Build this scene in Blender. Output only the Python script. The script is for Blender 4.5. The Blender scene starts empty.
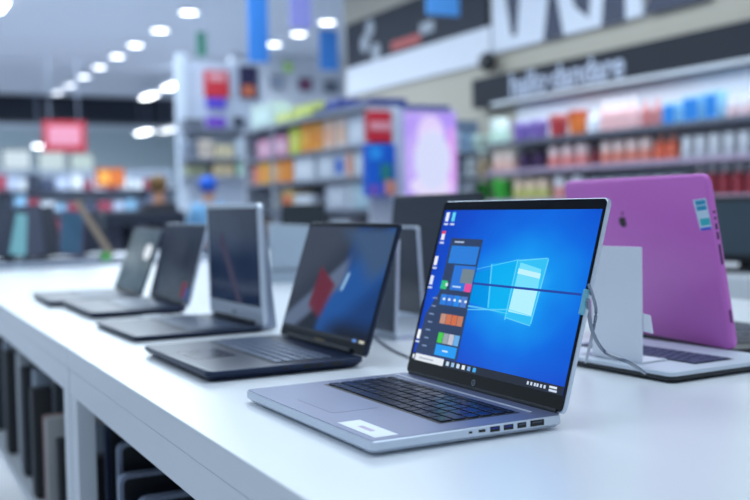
import bpy, bmesh, math, random
from mathutils import Vector, Matrix
random.seed(7)
S = bpy.context.scene
COL = S.collection
# ------------------------------------------------------------------ camera
F_PX, CAM_Z, PITCH, ROLL, YAW = 1030.0, 1.159, 0.044, 0.02, math.radians(26.6)
TT = 0.9                                    # height of the table top
_h = Vector((math.sin(YAW), math.cos(YAW), 0)); _z = Vector((0, 0, 1))
R_ = Vector((math.cos(YAW), -math.sin(YAW), 0))
F_ = _h*math.cos(PITCH) - _z*math.sin(PITCH)
U_ = _h*math.sin(PITCH) + _z*math.cos(PITCH)
cam_d = bpy.data.cameras.new('camera'); cam = bpy.data.objects.new('camera', cam_d); COL.objects.link(cam)
cr = R_*math.cos(ROLL) - U_*math.sin(ROLL); cu = R_*math.sin(ROLL) + U_*math.cos(ROLL); cb = -F_
cam.matrix_world = Matrix(((cr.x, cu.x, cb.x, 0), (cr.y, cu.y, cb.y, 0), (cr.z, cu.z, cb.z, CAM_Z), (0, 0, 0, 1)))
cam_d.sensor_width = 36; cam_d.lens = F_PX*36/750; cam_d.clip_end = 200; cam_d.clip_start = .05
cam_d.dof.use_dof = True; cam_d.dof.focus_distance = 1.24; cam_d.dof.aperture_fstop = 3.3
S.camera = cam
# ------------------------------------------------------------------ world, exposure, shop lighting
w = bpy.data.worlds.new('world'); S.world = w; w.use_nodes = True
w.node_tree.nodes['Background'].inputs[0].default_value = (.68, .85, 1, 1)
w.node_tree.nodes['Background'].inputs[1].default_value = .66
S.view_settings.view_transform = 'Standard'; S.view_settings.look = 'None'
S.view_settings.exposure = 0.0; S.view_settings.gamma = 1
def area(name, loc, size, power, col=(.80, .93, 1), aim=None, size_y=None):
    l = bpy.data.lights.new(name, 'AREA'); l.energy = power; l.color = col; l.size = size
    l.shape = 'RECTANGLE'; l.size_y = size_y or size
    o = bpy.data.objects.new(name, l); o.location = loc; COL.objects.link(o)
    if aim: o.rotation_euler = (Vector(aim)-Vector(loc)).to_track_quat('-Z', 'Y').to_euler()
    return o
area('ceiling_panel_light', (1.4, 1.6, 3.8), 1.6, 58, size_y=3.4)
area('ceiling_panel_light', (-1.6, 2.6, 3.8), 1.2, 42, size_y=3)
area('ceiling_panel_light', (3.2, 6.5, 3.85), 2.4, 150, size_y=5)
area('ceiling_panel_light', (2.2, 12, 3.85), 3, 240, size_y=5)
area('ceiling_panel_light', (3.5, 17, 3.85), 5, 360, size_y=6)
area('ceiling_panel_light', (2.0, 29.5, 3.4), 10, 640, size_y=5)
# ------------------------------------------------------------------ projecting the survey of the place
def ray(px, py):
    X, Y = px-375, py-250
    X, Y = X*math.cos(ROLL)-Y*math.sin(ROLL), X*math.sin(ROLL)+Y*math.cos(ROLL)
    return R_*(X/F_PX) + F_ - U_*(Y/F_PX)
O_ = Vector((0, 0, CAM_Z))
def on_x(px, py, x): d = ray(px, py); return O_ + d*(x/d.x)
def on_y(px, py, y): d = ray(px, py); return O_ + d*(y/d.y)
def on_z(px, py, z): d = ray(px, py); return O_ + d*((z-CAM_Z)/d.z)
# ------------------------------------------------------------------ materials
_m = {}
def lin(c): return tuple((v/255/12.92 if v/255 <= .04045 else ((v/255+.055)/1.055)**2.4) for v in c)
def mat(name, rgb=(128, 128, 128), rough=.5, metal=0, emit=0, var=.06, scale=12, spec=.5, trans=0):
    key = name
    if key in _m: return _m[key]
    m = bpy.data.materials.new(name); m.use_nodes = True; nt = m.node_tree; b = nt.nodes['Principled BSDF']
    c = lin(rgb)
    if emit:
        b.inputs['Base Color'].default_value = (.01, .01, .01, 1)
        b.inputs['Emission Color'].default_value = (*c, 1); b.inputs['Emission Strength'].default_value = emit
    else:
        tc = nt.nodes.new('ShaderNodeTexCoord'); n = nt.nodes.new('ShaderNodeTexNoise'); n.inputs['Scale'].default_value = scale
        r = nt.nodes.new('ShaderNodeValToRGB')
        r.color_ramp.elements[0].color = (*[v*(1-var) for v in c], 1); r.color_ramp.elements[1].color = (*[min(1, v*(1+var)) for v in c], 1)
        nt.links.new(tc.outputs['Object'], n.inputs['Vector']); nt.links.new(n.outputs['Fac'], r.inputs['Fac']); nt.links.new(r.outputs['Color'], b.inputs['Base Color'])
    b.inputs['Roughness'].default_value = rough; b.inputs['Metallic'].default_value = metal
    b.inputs['Specular IOR Level'].default_value = spec
    if trans: b.inputs['Transmission Weight'].default_value = trans
    _m[key] = m; return m
def rgbm(rgb, rough=.5, **k): return mat('colour_%d_%d_%d_%d' % (*rgb, int(rough*100)), rgb, rough, **k)
def glow(rgb, e=1): return mat('glow_%d_%d_%d_%d' % (*rgb, int(e*100)), rgb, emit=e, rough=.3)
WHITE = mat('white_laminate', (232, 236, 242), .28, var=.015, scale=3)
SILV = mat('silver_aluminium', (156, 166, 188), .34, .65, var=.04, scale=60)
SILVL = mat('light_silver_aluminium', (205, 214, 228), .32, .45, var=.03, scale=40)
DARK = mat('dark_grey_metal', (24, 38, 66), .36, .35, var=.05, scale=60)
DARKER = mat('black_plastic', (20, 24, 32), .4, var=.1, scale=30)
GLASS = mat('glossy_black_glass', (8, 10, 16), .12, var=.02, spec=.25)
KEY = mat('black_keycap', (12, 22, 48), .2, var=.15, scale=50)
PORT = mat('port_opening', (6, 8, 14), .5)
BLUEPORT = mat('blue_port_tongue', (20, 40, 150), .4)
# ------------------------------------------------------------------ geometry
class MB:
    def __init__(s): s.b = bmesh.new()
    def box(s, x0, x1, y0, y1, z0, z1, bev=0, seg=2, M=None):
        r = bmesh.ops.create_cube(s.b, size=1); v = r['verts']
        for q in v: q.co = Vector(((x0+x1)/2+q.co.x*(x1-x0), (y0+y1)/2+q.co.y*(y1-y0), (z0+z1)/2+q.co.z*(z1-z0)))
        if bev:
            e = list({e for q in v for e in q.link_edges})
            rb = bmesh.ops.bevel(s.b, geom=e, offset=bev, segments=seg, affect='EDGES', profile=.5); v = rb['verts']
        if M: bmesh.ops.transform(s.b, matrix=M, verts=list({q for q in v}))
        return s
    def prism(s, pts, z0, z1, M=None):
        a = [s.b.verts.new((x, y, z0)) for x, y in pts]; c = [s.b.verts.new((x, y, z1)) for x, y in pts]
        n = len(pts)
        s.b.faces.new(a[::-1]); s.b.faces.new(c)
        for i in range(n): s.b.faces.new((a[i], a[(i+1) % n], c[(i+1) % n], c[i]))
        if M: bmesh.ops.transform(s.b, matrix=M, verts=a+c)
        return s
    def slab(s, W, D, z0, z1, r=.01, cx=0, cy=0, cham=0, bot=0):
        """rounded rectangle plate; cham rounds the top rim, bot tapers the underside"""
        def ring(k, z):
            out = []
            for ax, ay, a0 in ((1, 1, 0), (-1, 1, 90), (-1, -1, 180), (1, -1, 270)):
                for i in range(6):
                    a = math.radians(a0+18*i); rr = max(r-k*.3, .001)
                    out.append(s.b.verts.new((cx+ax*(W/2-k-rr)+rr*math.cos(a), cy+ay*(D/2-k-rr)+rr*math.sin(a), z)))
            return out
        levels = []
        if bot: levels += [ring(bot, z0), ring(0, z0+min(bot, (z1-z0)*.5))]
        else: levels += [ring(0, z0)]
        if cham: levels += [ring(0, z1-cham), ring(cham, z1)]
        else: levels += [ring(0, z1)]
        s.b.faces.new(levels[0][::-1]); s.b.faces.new(levels[-1])
        for A, B in zip(levels, levels[1:]):
            for i in range(24): s.b.faces.new((A[i], A[(i+1) % 24], B[(i+1) % 24], B[i]))
        return s
    def lathe(s, prof, n=16, cx=0, cy=0):
        rings = [[s.b.verts.new((cx+r*math.cos(2*math.pi*i/n), cy+r*math.sin(2*math.pi*i/n), z)) for i in range(n)] for r, z in prof]
        s.b.faces.new(rings[0][::-1]); s.b.faces.new(rings[-1])
        for A, B in zip(rings, rings[1:]):
            for i in range(n): s.b.faces.new((A[i], A[(i+1) % n], B[(i+1) % n], B[i]))
        return s
    def tube(s, pts, r, n=8):
        pts = [Vector(p) for p in pts]; rings = []
        up = Vector((0, 0, 1))
        for i, p in enumerate(pts):
            t = (pts[min(i+1, len(pts)-1)]-pts[max(i-1, 0)]).normalized()
            a = t.cross(up); a = a.normalized() if a.length > .01 else Vector((1, 0, 0)); b = a.cross(t)
            rings.append([s.b.verts.new(p+(a*math.cos(2*math.pi*k/n)+b*math.sin(2*math.pi*k/n))*r) for k in range(n)])
        s.b.faces.new(rings[0][::-1]); s.b.faces.new(rings[-1])
        for A, B in zip(rings, rings[1:]):
            for i in range(n): s.b.faces.new((A[i], A[(i+1) % n], B[(i+1) % n], B[i]))
        return s
    def ring(s, cx, cy, r0, r1, z0, z1, n=28):
        v = []
        for i in range(n):
            a = 2*math.pi*i/n; c, d = math.cos(a), math.sin(a)
            v.append([s.b.verts.new((cx+r*c, cy+r*d, z)) for r, z in ((r0, z0), (r1, z0), (r1, z1), (r0, z1))])
        for i in range(n):
            A, B = v[i], v[(i+1) % n]
            for k in range(4): s.b.faces.new((A[k], B[k], B[(k+1) % 4], A[(k+1) % 4]))
        return s
    def mesh(s, name, m):
        bmesh.ops.recalc_face_normals(s.b, faces=s.b.faces)
        me = bpy.data.meshes.new(name); s.b.to_mesh(me); s.b.free()
        me.materials.append(m); return me
    def build(s, name, m, parent=None, loc=(0, 0, 0), rot=(0, 0, 0), smooth=False):
        me = s.mesh(name, m)
        if smooth:
            for p in me.polygons: p.use_smooth = True
            me.set_sharp_from_angle(angle=math.radians(40))
        o = bpy.data.objects.new(name, me); COL.objects.link(o)
        o.location = loc; o.rotation_euler = rot
        if parent: o.parent = parent
        return o
def tag(o, label, cat, group=None, kind=None):
    if label: o['label'] = label
    if cat: o['category'] = cat
    if group: o['group'] = group
    if kind: o['kind'] = kind
    return o
def thing(name, label, cat, loc=(0, 0, 0), rz=0, group=None):
    o = bpy.data.objects.new(name, None); COL.objects.link(o); o.empty_display_size = .05
    o.location = loc; o.rotation_euler = (0, 0, rz)
    return tag(o, label, cat, group)
def struct(name, mb, m): o = mb.build(name, m); o['kind'] = 'structure'; return o
def copy_tree(o, parent=None):
    c = o.copy(); COL.objects.link(c)
    if parent: c.parent = parent
    for ch in o.children: copy_tree(ch, c)
    return c
def text_mesh(name, txt, size, m, parent=None, depth=.0004, M=None, bold=0):
    cu_ = bpy.data.curves.new(name, 'FONT'); cu_.body = txt; cu_.size = size; cu_.extrude = depth; cu_.offset = bold
    cu_.align_x = 'CENTER'; cu_.align_y = 'CENTER'
    t = bpy.data.objects.new(name, cu_); COL.objects.link(t)
    dg = bpy.context.evaluated_depsgraph_get(); me = bpy.data.meshes.new_from_object(t.evaluated_get(dg))
    bpy.data.objects.remove(t); bpy.data.curves.remove(cu_)
    me.materials.clear(); me.materials.append(m)
    if M: me.transform(M)
    o = bpy.data.objects.new(name, me); COL.objects.link(o)
    if parent: o.parent = parent
    return o
# ================================================================== setting
CEIL = 3.9
struct('floor', MB().box(-9, 12, -3, 36, -.1, 0), mat('grey_floor_tile', (196, 200, 210), .35, var=.03, scale=1))
struct('ceiling', MB().box(-9, 12, -3, 36, CEIL, CEIL+.1), mat('ceiling_paint', (206, 212, 224), .8, var=.05, scale=.5))
BEIGE = mat('beige_wall_paint', (186, 180, 168), .8, var=.03, scale=1)
XW = 5.7
struct('wall_right', MB().box(XW, XW+.15, -3, 12.15, 0, CEIL), BEIGE)
struct('wall_back', MB().box(-9, 12, 35.9, 36.1, 0, CEIL), mat('pale_green_wall', (196, 210, 214), .8, var=.04, scale=.6))
struct('wall_side', MB().box(11.9, 12, 12.15, 35.9, 0, CEIL), mat('pale_wall', (205, 210, 222), .8, var=.03, scale=.6))
struct('wall_partition', MB().box(on_y(232, 80, 17.6).x, 12, 17.6, 17.8, 0, on_y(300, 56, 17.6).z), mat('pale_wall', (205, 210, 222), .8))
# dark bulkhead beam on the far side
p0 = on_y(-30, 93, 25.4); p1 = on_y(178, 108, 25.4); p2 = on_y(170, 124, 25.4)
struct('trim_1', MB().box(-9, p1.x, 25.4, 26.2, p2.z, CEIL), mat('dark_bulkhead_paint', (26, 34, 50), .6))
# ================================================================== laptops
LCNT = [0]
def screen_mat(name, kind):
    m = bpy.data.materials.new(name); m.use_nodes = True; nt = m.node_tree; N = nt.nodes; L = nt.links
    b = N['Principled BSDF']; b.inputs['Base Color'].default_value = (.004, .004, .006, 1); b.inputs['Roughness'].default_value = .12; b.inputs['Specular IOR Level'].default_value = .2
    tc = N.new('ShaderNodeTexCoord'); sp = N.new('ShaderNodeSeparateXYZ'); L.new(tc.outputs['Generated'], sp.inputs[0])
    def math_(op, a, c=None):
        n = N.new('ShaderNodeMath'); n.operation = op
        for i, v in enumerate((a, c)):
            if v is None: continue
            if isinstance(v, (int, float)): n.inputs[i].default_value = v
            else: L.new(v, n.inputs[i])
        return n.outputs[0]
    u, v = sp.outputs[0], sp.outputs[1]
    if kind == 'desktop':
        du = math_('SUBTRACT', u, .64); dv = math_('MULTIPLY', math_('SUBTRACT', v, .54), .85)
        d = math_('SQRT', math_('ADD', math_('MULTIPLY', du, du), math_('MULTIPLY', dv, dv)))
        no = N.new('ShaderNodeTexNoise'); no.inputs['Scale'].default_value = 2.6; L.new(tc.outputs['Generated'], no.inputs['Vector'])
        d2 = math_('ADD', d, math_('MULTIPLY', math_('SUBTRACT', no.outputs['Fac'], .5), .28))
        r = N.new('ShaderNodeValToRGB'); cr_ = r.color_ramp
        cr_.elements[0].position = 0; cr_.elements[0].color = (*lin((50, 186, 250)), 1)
        cr_.elements[1].position = .75; cr_.elements[1].color = (*lin((0, 52, 176)), 1)
        e = cr_.elements.new(.18); e.color = (*lin((6, 146, 240)), 1)
        e = cr_.elements.new(.36); e.color = (*lin((0, 104, 224)), 1)
        e = cr_.elements.new(.55); e.color = (*lin((0, 74, 204)), 1)
        L.new(d2, r.inputs['Fac']); L.new(r.outputs['Color'], b.inputs['Emission Color'])
    else:
        no = N.new('ShaderNodeTexNoise'); no.inputs['Scale'].default_value = 1.8; L.new(tc.outputs['Generated'], no.inputs['Vector'])
        r = N.new('ShaderNodeValToRGB'); cr_ = r.color_ramp
        A, B = kind
        cr_.elements[0].position = .35; cr_.elements[0].color = (*lin(A), 1); cr_.elements[1].position = .65; cr_.elements[1].color = (*lin(B), 1)
        L.new(no.outputs['Fac'], r.inputs['Fac']); L.new(r.outputs['Color'], b.inputs['Emission Color'])
    b.inputs['Emission Strength'].default_value = 1.0
    return m
def swirl_mat():
    """soft blue, grey and red swirl wallpaper"""
    m = bpy.data.materials.new('swirl_wallpaper'); m.use_nodes = True; nt = m.node_tree; N = nt.nodes; L = nt.links
    b = N['Principled BSDF']; b.inputs['Base Color'].default_value = (.004, .004, .006, 1); b.inputs['Roughness'].default_value = .12; b.inputs['Specular IOR Level'].default_value = .2
    tc = N.new('ShaderNodeTexCoord'); sp = N.new('ShaderNodeSeparateXYZ'); L.new(tc.outputs['Generated'], sp.inputs[0])
    def mth(op, a, c=None):
        n = N.new('ShaderNodeMath'); n.operation = op
        for i, v in enumerate((a, c)):
            if v is None: continue
            if isinstance(v, (int, float)): n.inputs[i].default_value = v
            else: L.new(v, n.inputs[i])
        return n.outputs[0]
    def half(a, c, d, soft):     # 1 where a*u + c*v > d
        e = mth('ADD', mth('MULTIPLY', sp.outputs[0], a), mth('MULTIPLY', sp.outputs[1], c))
        r = N.new('ShaderNodeMapRange'); r.interpolation_type = 'SMOOTHSTEP'; L.new(e, r.inputs[0]); r.inputs[1].default_value = d-soft; r.inputs[2].default_value = d+soft
        return r.outputs[0]
    def region(*hs):
        o = half(*hs[0])
        for h in hs[1:]: o = mth('MULTIPLY', o, half(*h))
        return o
    cur = None; base_ = (24, 32, 46)
    layers = [((58, 66, 82), region((-1, 1, .20, .35))), ((12, 58, 120), region((1, -.2, .42, .05), (-1, -1, -1.75, .2))),
              ((22, 84, 160), region((1, -.9, .05, .12), (-1, .9, -.50, .15), (1, 0, .42, .05))), ((60, 88, 126), region((1, .9, 1.35, .15), (-1, .8, -.48, .1), (0, -1, -.97, .05))),
              ((96, 112, 140), region((-1, 1, -.12, .06), (1, -1, -.12, .06), (-1, 0, -.60, .06))), ((104, 30, 50), region((-.7, -1, -.82, .03), (1, -.1, .23, .03), (-1, .3, -.38, .05), (.5, 1, .36, .05))),
              ((150, 196, 236), region((1, -.25, .475, .012), (-1, .25, -.505, .012), (0, 1, .42, .02), (0, -1, -.58, .02))), ((10, 20, 40), region((0, -1, -.14, .10), (1, 0, .55, .2)))]
    prev = None
    for rgb, f in layers:
        mx = N.new('ShaderNodeMix'); mx.data_type = 'RGBA'; L.new(f, mx.inputs[0])
        if prev is None: mx.inputs[6].default_value = (*lin(base_), 1)
        else: L.new(prev, mx.inputs[6])
        mx.inputs[7].default_value = (*lin(rgb), 1); prev = mx.outputs[2]
    L.new(prev, b.inputs['Emission Color']); b.inputs['Emission Strength'].default_value = .85
    return m
def make_lid(root, W, H, t, a, back, bezel, mg, scr, th=.006, rim=None, r=.008):
    """lid part: x across, y up the lid, +z towards the user"""
    lid = MB().slab(W, H, -th, 0, r, 0, H/2, cham=.0008, bot=.001).build('lid', back, root, (0, 0, t), (math.radians(90)-a, 0, 0), True)
    l, rr, bo, to = mg
    b = MB().slab(W-.003, H-.003, 0, .0008, r*.8, 0, H/2).build('bezel', bezel, lid)
    sc = MB().box(-W/2+l, W/2-rr, bo, H-to, .0008, .0011).build('screen', scr, lid)
    return lid, (-W/2+l, W/2-rr, bo, H-to)
def keys(root, x0, x1, y0, y1, z, m, rows=6, cols=15, one=False, gap=.003, size=(.0008, .0022)):
    """keyboard part with its keycaps as sub-parts"""
    kb = MB().box(x0-.003, x1+.003, y0-.003, y1+.003, z-.0006, z+.0003).build('keyboard', mat('keyboard_well', (10, 13, 22), .5), root)
    ph = (y1-y0)/(rows-.35); pw = (x1-x0)/cols
    mb = MB() if one else None; cache = {}
    for r in range(rows):
        h = ph*.65 if r == rows-1 else ph
        yc = y0+ph*r+h/2
        if r == 0: ws = [1.1, 1, 1, 1.1, 5.2, 1.1, 1, 1]; ws += [(cols-sum(ws))/2]*2
        elif r in (1, 2, 3):
            e = {1: 2.1, 2: 1.7, 3: 1.5}[r]; ws = [e]+[1]*(cols-4)+[0]; ws[-1] = cols-sum(ws)
            if ws[-1] > 2.2: ws[-1] -= 1; ws.append(1)
        else: ws = [1]*cols
        x = x0
        for wd in ws:
            if wd <= .2: continue
            wx = wd*pw-gap; key = (round(wx, 4), round(h, 4))
            if one: mb.box(x+gap/2, x+wd*pw-gap/2, yc-h/2+gap/2, yc+h/2-gap/2, z+.0003, z+.0018)
            else:
                if key not in cache: cache[key] = MB().slab(wx, h-gap, 0, .0018, .0015, cham=.0005).mesh('key', m)
                o = bpy.data.objects.new('key', cache[key]); COL.objects.link(o); o.parent = kb; o.location = (x+wd*pw/2, yc, z+.0003)
                if wd > 4 and not one: o['label'] = 'wide space bar'
            x += wd*pw
    if one: o = mb.build('key_block', m, kb)
    return kb
def base(root, W, D, t, m, bot=.007, r=.012):
    b = MB().slab(W, D, .003, t, r, 0, -D/2, cham=.0012, bot=bot).build('base', m, root, smooth=True)
    f = MB()
    for sx in (-1, 1):
        for y in (-.035, -D+.035): f.lathe([(.008, 0), (.008, .004)], 12, sx*(W/2-.035), y)
    f.build('rubber_feet', DARKER, root)
    return b
# ---- front silver laptop
W, D, H, t = .358, .246, .255, .017
L1 = thing('laptop', 'silver laptop in front, its bright blue desktop with an open menu on screen', 'laptop', (.702, 1.122, TT), math.radians(-88.6))
base(L1, W, D, t-.0006, SILVL, .004, .007)
MB().slab(W-.003, D-.003, t-.0006, t, .006, 0, -D/2).build('deck_plate', mat('deck_silver', (112, 119, 150), .38, .5, var=.03, scale=60), L1)
keys(L1, -.150, .142, -.140, -.038, t, KEY, 6, 15)
MB().slab(.105, .062, t-.0002, t+.0002, .004, -.025, -.186).build('touchpad', mat('touchpad_silver', (108, 116, 148), .36, .5), L1)
hs = MB().box(-.165, .152, -.026, -.0225, t, t+.0014, .0004).build('speaker_strip', mat('pale_strip', (210, 216, 230), .3, .3), L1)
st = MB().box(.078, .166, -.235, -.207, t, t+.0003).build('sticker', mat('white_sticker', (236, 240, 246), .5), L1); st['label'] = 'white sticker on the palm rest'
MB().box(.108, .138, -.225, -.219, t+.0003, t+.0005).build('sticker_print', mat('pale_print', (190, 170, 200), .5), st)
MB().tube([(-.168, .001, t+.001), (.168, .001, t+.001)], .0035, 12).build('hinge', DARKER, L1)
for y, wd, hh, blue in ((-.125, .0045, .0025, 0), (-.110, .009, .003, 0), (-.093, .013, .006, 1), (-.075, .013, .006, 1), (-.057, .012, .006, 0), (-.036, .019, .007, 0)):
    pt = MB().box(W/2-.001, W/2+.0003, y-wd/2, y+wd/2, .0115-hh/2, .0115+hh/2, .0002).build('port', PORT, L1)
    if wd > .01: MB().box(W/2+.0002, W/2+.0004, y-wd*.36, y+wd*.36, .0118, .0132).build('port_tongue', BLUEPORT if blue else mat('grey_tongue', (70, 80, 100), .4), pt)
lid, (sx0, sx1, sy0, sy1) = make_lid(L1, W, H, t, math.radians(16.2), SILVL, GLASS, (.0085, .006, .0200, .0140), screen_mat('blue_desktop', 'desktop'))
def uv(u, v): return (sx0+u*(sx1-sx0), sy0+v*(sy1-sy0))
def poly(name, pts, m, k=1, label=None):
    o = MB().prism([uv(*p) for p in pts], .0011, .0011+.00012*k).build(name, m, lid)
    if label: o['label'] = label
    return o
def rect(name, u0, v0, u1, v1, m, k=1, label=None): return poly(name, [(u0, v0), (u1, v0), (u1, v1), (u0, v1)], m, k, label)
def beam_mat(name, rgb, a, e=1):
    m = bpy.data.materials.new(name); m.use_nodes = True; nt = m.node_tree; nt.nodes.clear()
    o = nt.nodes.new('ShaderNodeOutputMaterial'); mx = nt.nodes.new('ShaderNodeMixShader'); tr = nt.nodes.new('ShaderNodeBsdfTransparent'); em = nt.nodes.new('ShaderNodeEmission')
    em.inputs[0].default_value = (*lin(rgb), 1); em.inputs[1].default_value = e; mx.inputs[0].default_value = a
    nt.links.new(tr.outputs[0], mx.inputs[1]); nt.links.new(em.outputs[0], mx.inputs[2]); nt.links.new(mx.outputs[0], o.inputs[0]); return m
poly('light_beam', [(.33, .60), (.60, .69), (.60, .37), (.33, .42)], beam_mat('beam_mid', (10, 170, 250), .35), 2)
poly('light_beam', [(.590, .70), (.768, .718), (.748, .335), (.590, .355)], beam_mat('beam_window', (60, 205, 255), .6), 2)
poly('light_beam', [(.43, .665), (.60, .70), (.60, .36), (.46, .40)], beam_mat('beam_bright', (20, 190, 250), .5), 3)
for q, c in (([(.605, .545), (.61, .685), (.74, .655), (.745, .545)], (110, 220, 250)), ([(.600, .395), (.604, .530), (.745, .530), (.740, .385)], (176, 238, 252))):
    poly('window_logo_pane', q, glow(c, 1.0), 4)
poly('window_logo_pane', [(.605, .62), (.607, .65), (.742, .63), (.743, .60)], glow((190, 240, 255), 1), 5)
for q in ([(.33, .625), (.335, .625), (.60, .70), (.595, .703)], [(.33, .40), (.45, .395), (.60, .385), (.60, .38), (.45, .388), (.33, .39)],
          [(.425, .665), (.431, .665), (.47, .40), (.464, .40)], [(.586, .70), (.592, .70), (.592, .345), (.586, .345)],
          [(.60, .70), (.765, .722), (.765, .716), (.60, .692)], [(.745, .345), (.75, .345), (.772, .715), (.767, .715)], [(.59, .355), (.745, .33), (.745, .336), (.59, .362)],
          [(.33, .375), (.60, .41), (.745, .39), (.745, .385), (.60, .402), (.33, .37)]):
    poly('glow_line', q, beam_mat('line_glow', (110, 220, 255), .6), 5)
rect('dark_line', .33, .530, .985, .543, mat('line_blue', (0, 58, 160), emit=1), 6)
TB = glow((14, 22, 44), 1)
sm = poly('start_menu', [(.098, .815), (.329, .812), (.334, .050), (.020, .050), (.03, .30), (.098, .46)], glow((30, 52, 92), 1), 2)
rect('menu_tile', .115, .650, .318, .765, glow((24, 120, 214), 1), 4)
rect('menu_tile', .170, .480, .325, .640, glow((22, 112, 214), 1), 4)
rect('menu_tile', .235, .530, .322, .620, glow((110, 128, 138), 1), 5, 'grey photo tile')
rect('menu_tile', .100, .480, .145, .535, glow((40, 190, 120), 1), 5, 'green tile')
rect('menu_tile', .278, .478, .325, .530, glow((226, 70, 150), 1), 6, 'pink tile')
for i, c in enumerate([(24, 120, 220), (30, 110, 214), (20, 130, 226), (70, 120, 200)]):
    rect('menu_tile', .120+i*.05, .380, .165+i*.05, .448, glow(c, 1), 4)
for i, c in enumerate([(190, 140, 120), (200, 110, 70), (206, 104, 60), (190, 120, 90)]):
    rect('menu_tile', .152+i*.042, .262, .190+i*.042, .325, glow(c, 1), 4)
for i, c in enumerate([(60, 200, 60), (150, 160, 170), (190, 190, 205), (100, 170, 230)]):
    rect('menu_tile', .165+i*.04, .140, .201+i*.04, .205, glow(c, 1), 4)
rect('menu_tile', .165, .062, .320, .130, glow((10, 150, 240), 1), 4)
for i in range(7): rect('menu_text', .060+.004*(i % 2), .10+i*.052, .095, .108+i*.052, glow((130, 150, 190), 1), 5)
for i in range(5): rect('tile_mark', .14+i*.04, .410, .155+i*.04, .425, glow((220, 236, 250), 1), 7)
rect('tile_mark', .135, .500, .150, .520, glow((220, 236, 250), 1), 7); rect('tile_mark', .19, .498, .25, .508, glow((180, 216, 250), 1), 7)
rect('tile_mark', .22, .090, .26, .100, glow((200, 230, 250), 1), 7); rect('tile_mark', .13, .785, .20, .795, glow((170, 190, 220), 1), 5)
tb = rect('taskbar', 0, 0, 1, .048, TB, 3)
rect('search_box', .028, .003, .246, .046, glow((226, 232, 240), 1), 5)
rect('search_text', .06, .018, .17, .028, glow((170, 180, 196), 1), 6)
rect('start_button', .006, .012, .020, .036, glow((230, 240, 250), 1), 5)
for i in range(6): rect('app_icon', .268+i*.038, .012, .288+i*.038, .038, glow([(190, 214, 240), (150, 190, 230), (200, 220, 244), (230, 236, 244), (120, 170, 226), (60, 170, 240)][i], 1), 5)
for i, x in enumerate([.80, .82, .84, .855, .875, .895]): rect('tray_icon', x, .016, x+.010, .034, glow((200, 214, 236), 1), 5)
rect('clock', .925, .026, .965, .038, glow((220, 230, 244), 1), 5); rect('clock', .925, .008, .968, .020, glow((200, 214, 236), 1), 5)
for u_, v_, c, c2 in ((.018, .955, (230, 240, 250), None), (.066, .955, (90, 210, 240), None), (.018, .83, (236, 236, 244), (230, 40, 60)), (.006, .66, (236, 240, 250), None), (.006, .53, (220, 230, 250), None), (.004, .17, (240, 244, 250), None)):
    ic = rect('desktop_icon', u_, v_-.03, u_+.022, v_+.03, glow(c, 1), 4)
    if c2: rect('desktop_icon', u_, v_+.01, u_+.022, v_+.03, glow(c2, 1), 5, 'red topped icon')
    rect('icon_name', u_-.003, v_-.055, u_+.027, v_-.043, glow((200, 214, 240), 1), 4)
lx, ly = uv(.478, -.048)
MB().ring(lx, ly, .0031, .0040, .0008, .0012).build('logo_ring', mat('chrome_logo', (150, 160, 176), .3, .8), lid)
MB().box(lx-.0009, lx-.0004, ly-.0018, ly+.002, .0008, .0011).box(lx+.0004, lx+.0009, ly-.002, ly+.0012, .0008, .0011).build('logo_letters', mat('chrome_logo'), lid)
sn = MB().box(W/2-.005, W/2+.002, sy0+.095, sy0+.125, .0008, .005, .001).build('security_sensor', mat('sensor_teal', (120, 190, 210), .3), lid)
sn['label'] = 'small pale teal sensor clipped to the lid edge'
# ---- second laptop
W2, D2, H2, t2 = .356, .262, .222, .017
L2 = thing('laptop', 'dark grey laptop directly behind the front silver one, red and blue swirl on its screen', 'laptop', (.710, 1.645, TT), math.radians(-89.1))
base(L2, W2, D2, t2, DARK)
keys(L2, -.155, .155, -.145, -.045, t2, mat('grey_keycap', (84, 98, 124), .35, .2), 6, 16, gap=.0045)
MB().slab(.11, .07, t2-.0002, t2+.0002, .004, -.01, -.20).build('touchpad', mat('dark_touchpad', (28, 36, 56), .2, .4), L2)
MB().tube([(-.13, 0, t2+.003), (.13, 0, t2+.003)], .005, 12).build('hinge', DARKER, L2)
for y, wd in ((-.135, .005), (-.10, .013), (-.08, .013), (-.05, .019)):
    MB().box(W2/2-.001, W2/2+.0004, y-wd/2, y+wd/2, .0085, .0140).build('port', PORT, L2)
lid2, (a0, a1, b0, b1) = make_lid(L2, W2, H2, t2, math.radians(18.1), DARK, GLASS, (.006, .006, .018, .008), swirl_mat())
def shp(name, pts, rgb, k, a=1):
    return MB().prism([(a0+u*(a1-a0), b0+v*(b1-b0)) for u, v in pts], .0011, .0011+.0001*k).build(name, glow(rgb), lid2)
shp('taskbar', [(0, 0), (1, 0), (1, .03), (0, .03)], (12, 18, 30), 6, 1)
shp('app_icon', [(.86, .005), (.90, .005), (.90, .028), (.86, .028)], (90, 140, 220), 7, 1); shp('app_icon', [(.93, .005), (.98, .005), (.98, .028), (.93, .028)], (200, 200, 180), 7, 1)
MB().box(-.02, .02, .006, .010, .0008, .001).build('lid_print', mat('gold_print', (130, 110, 60), .4), lid2)
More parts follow.
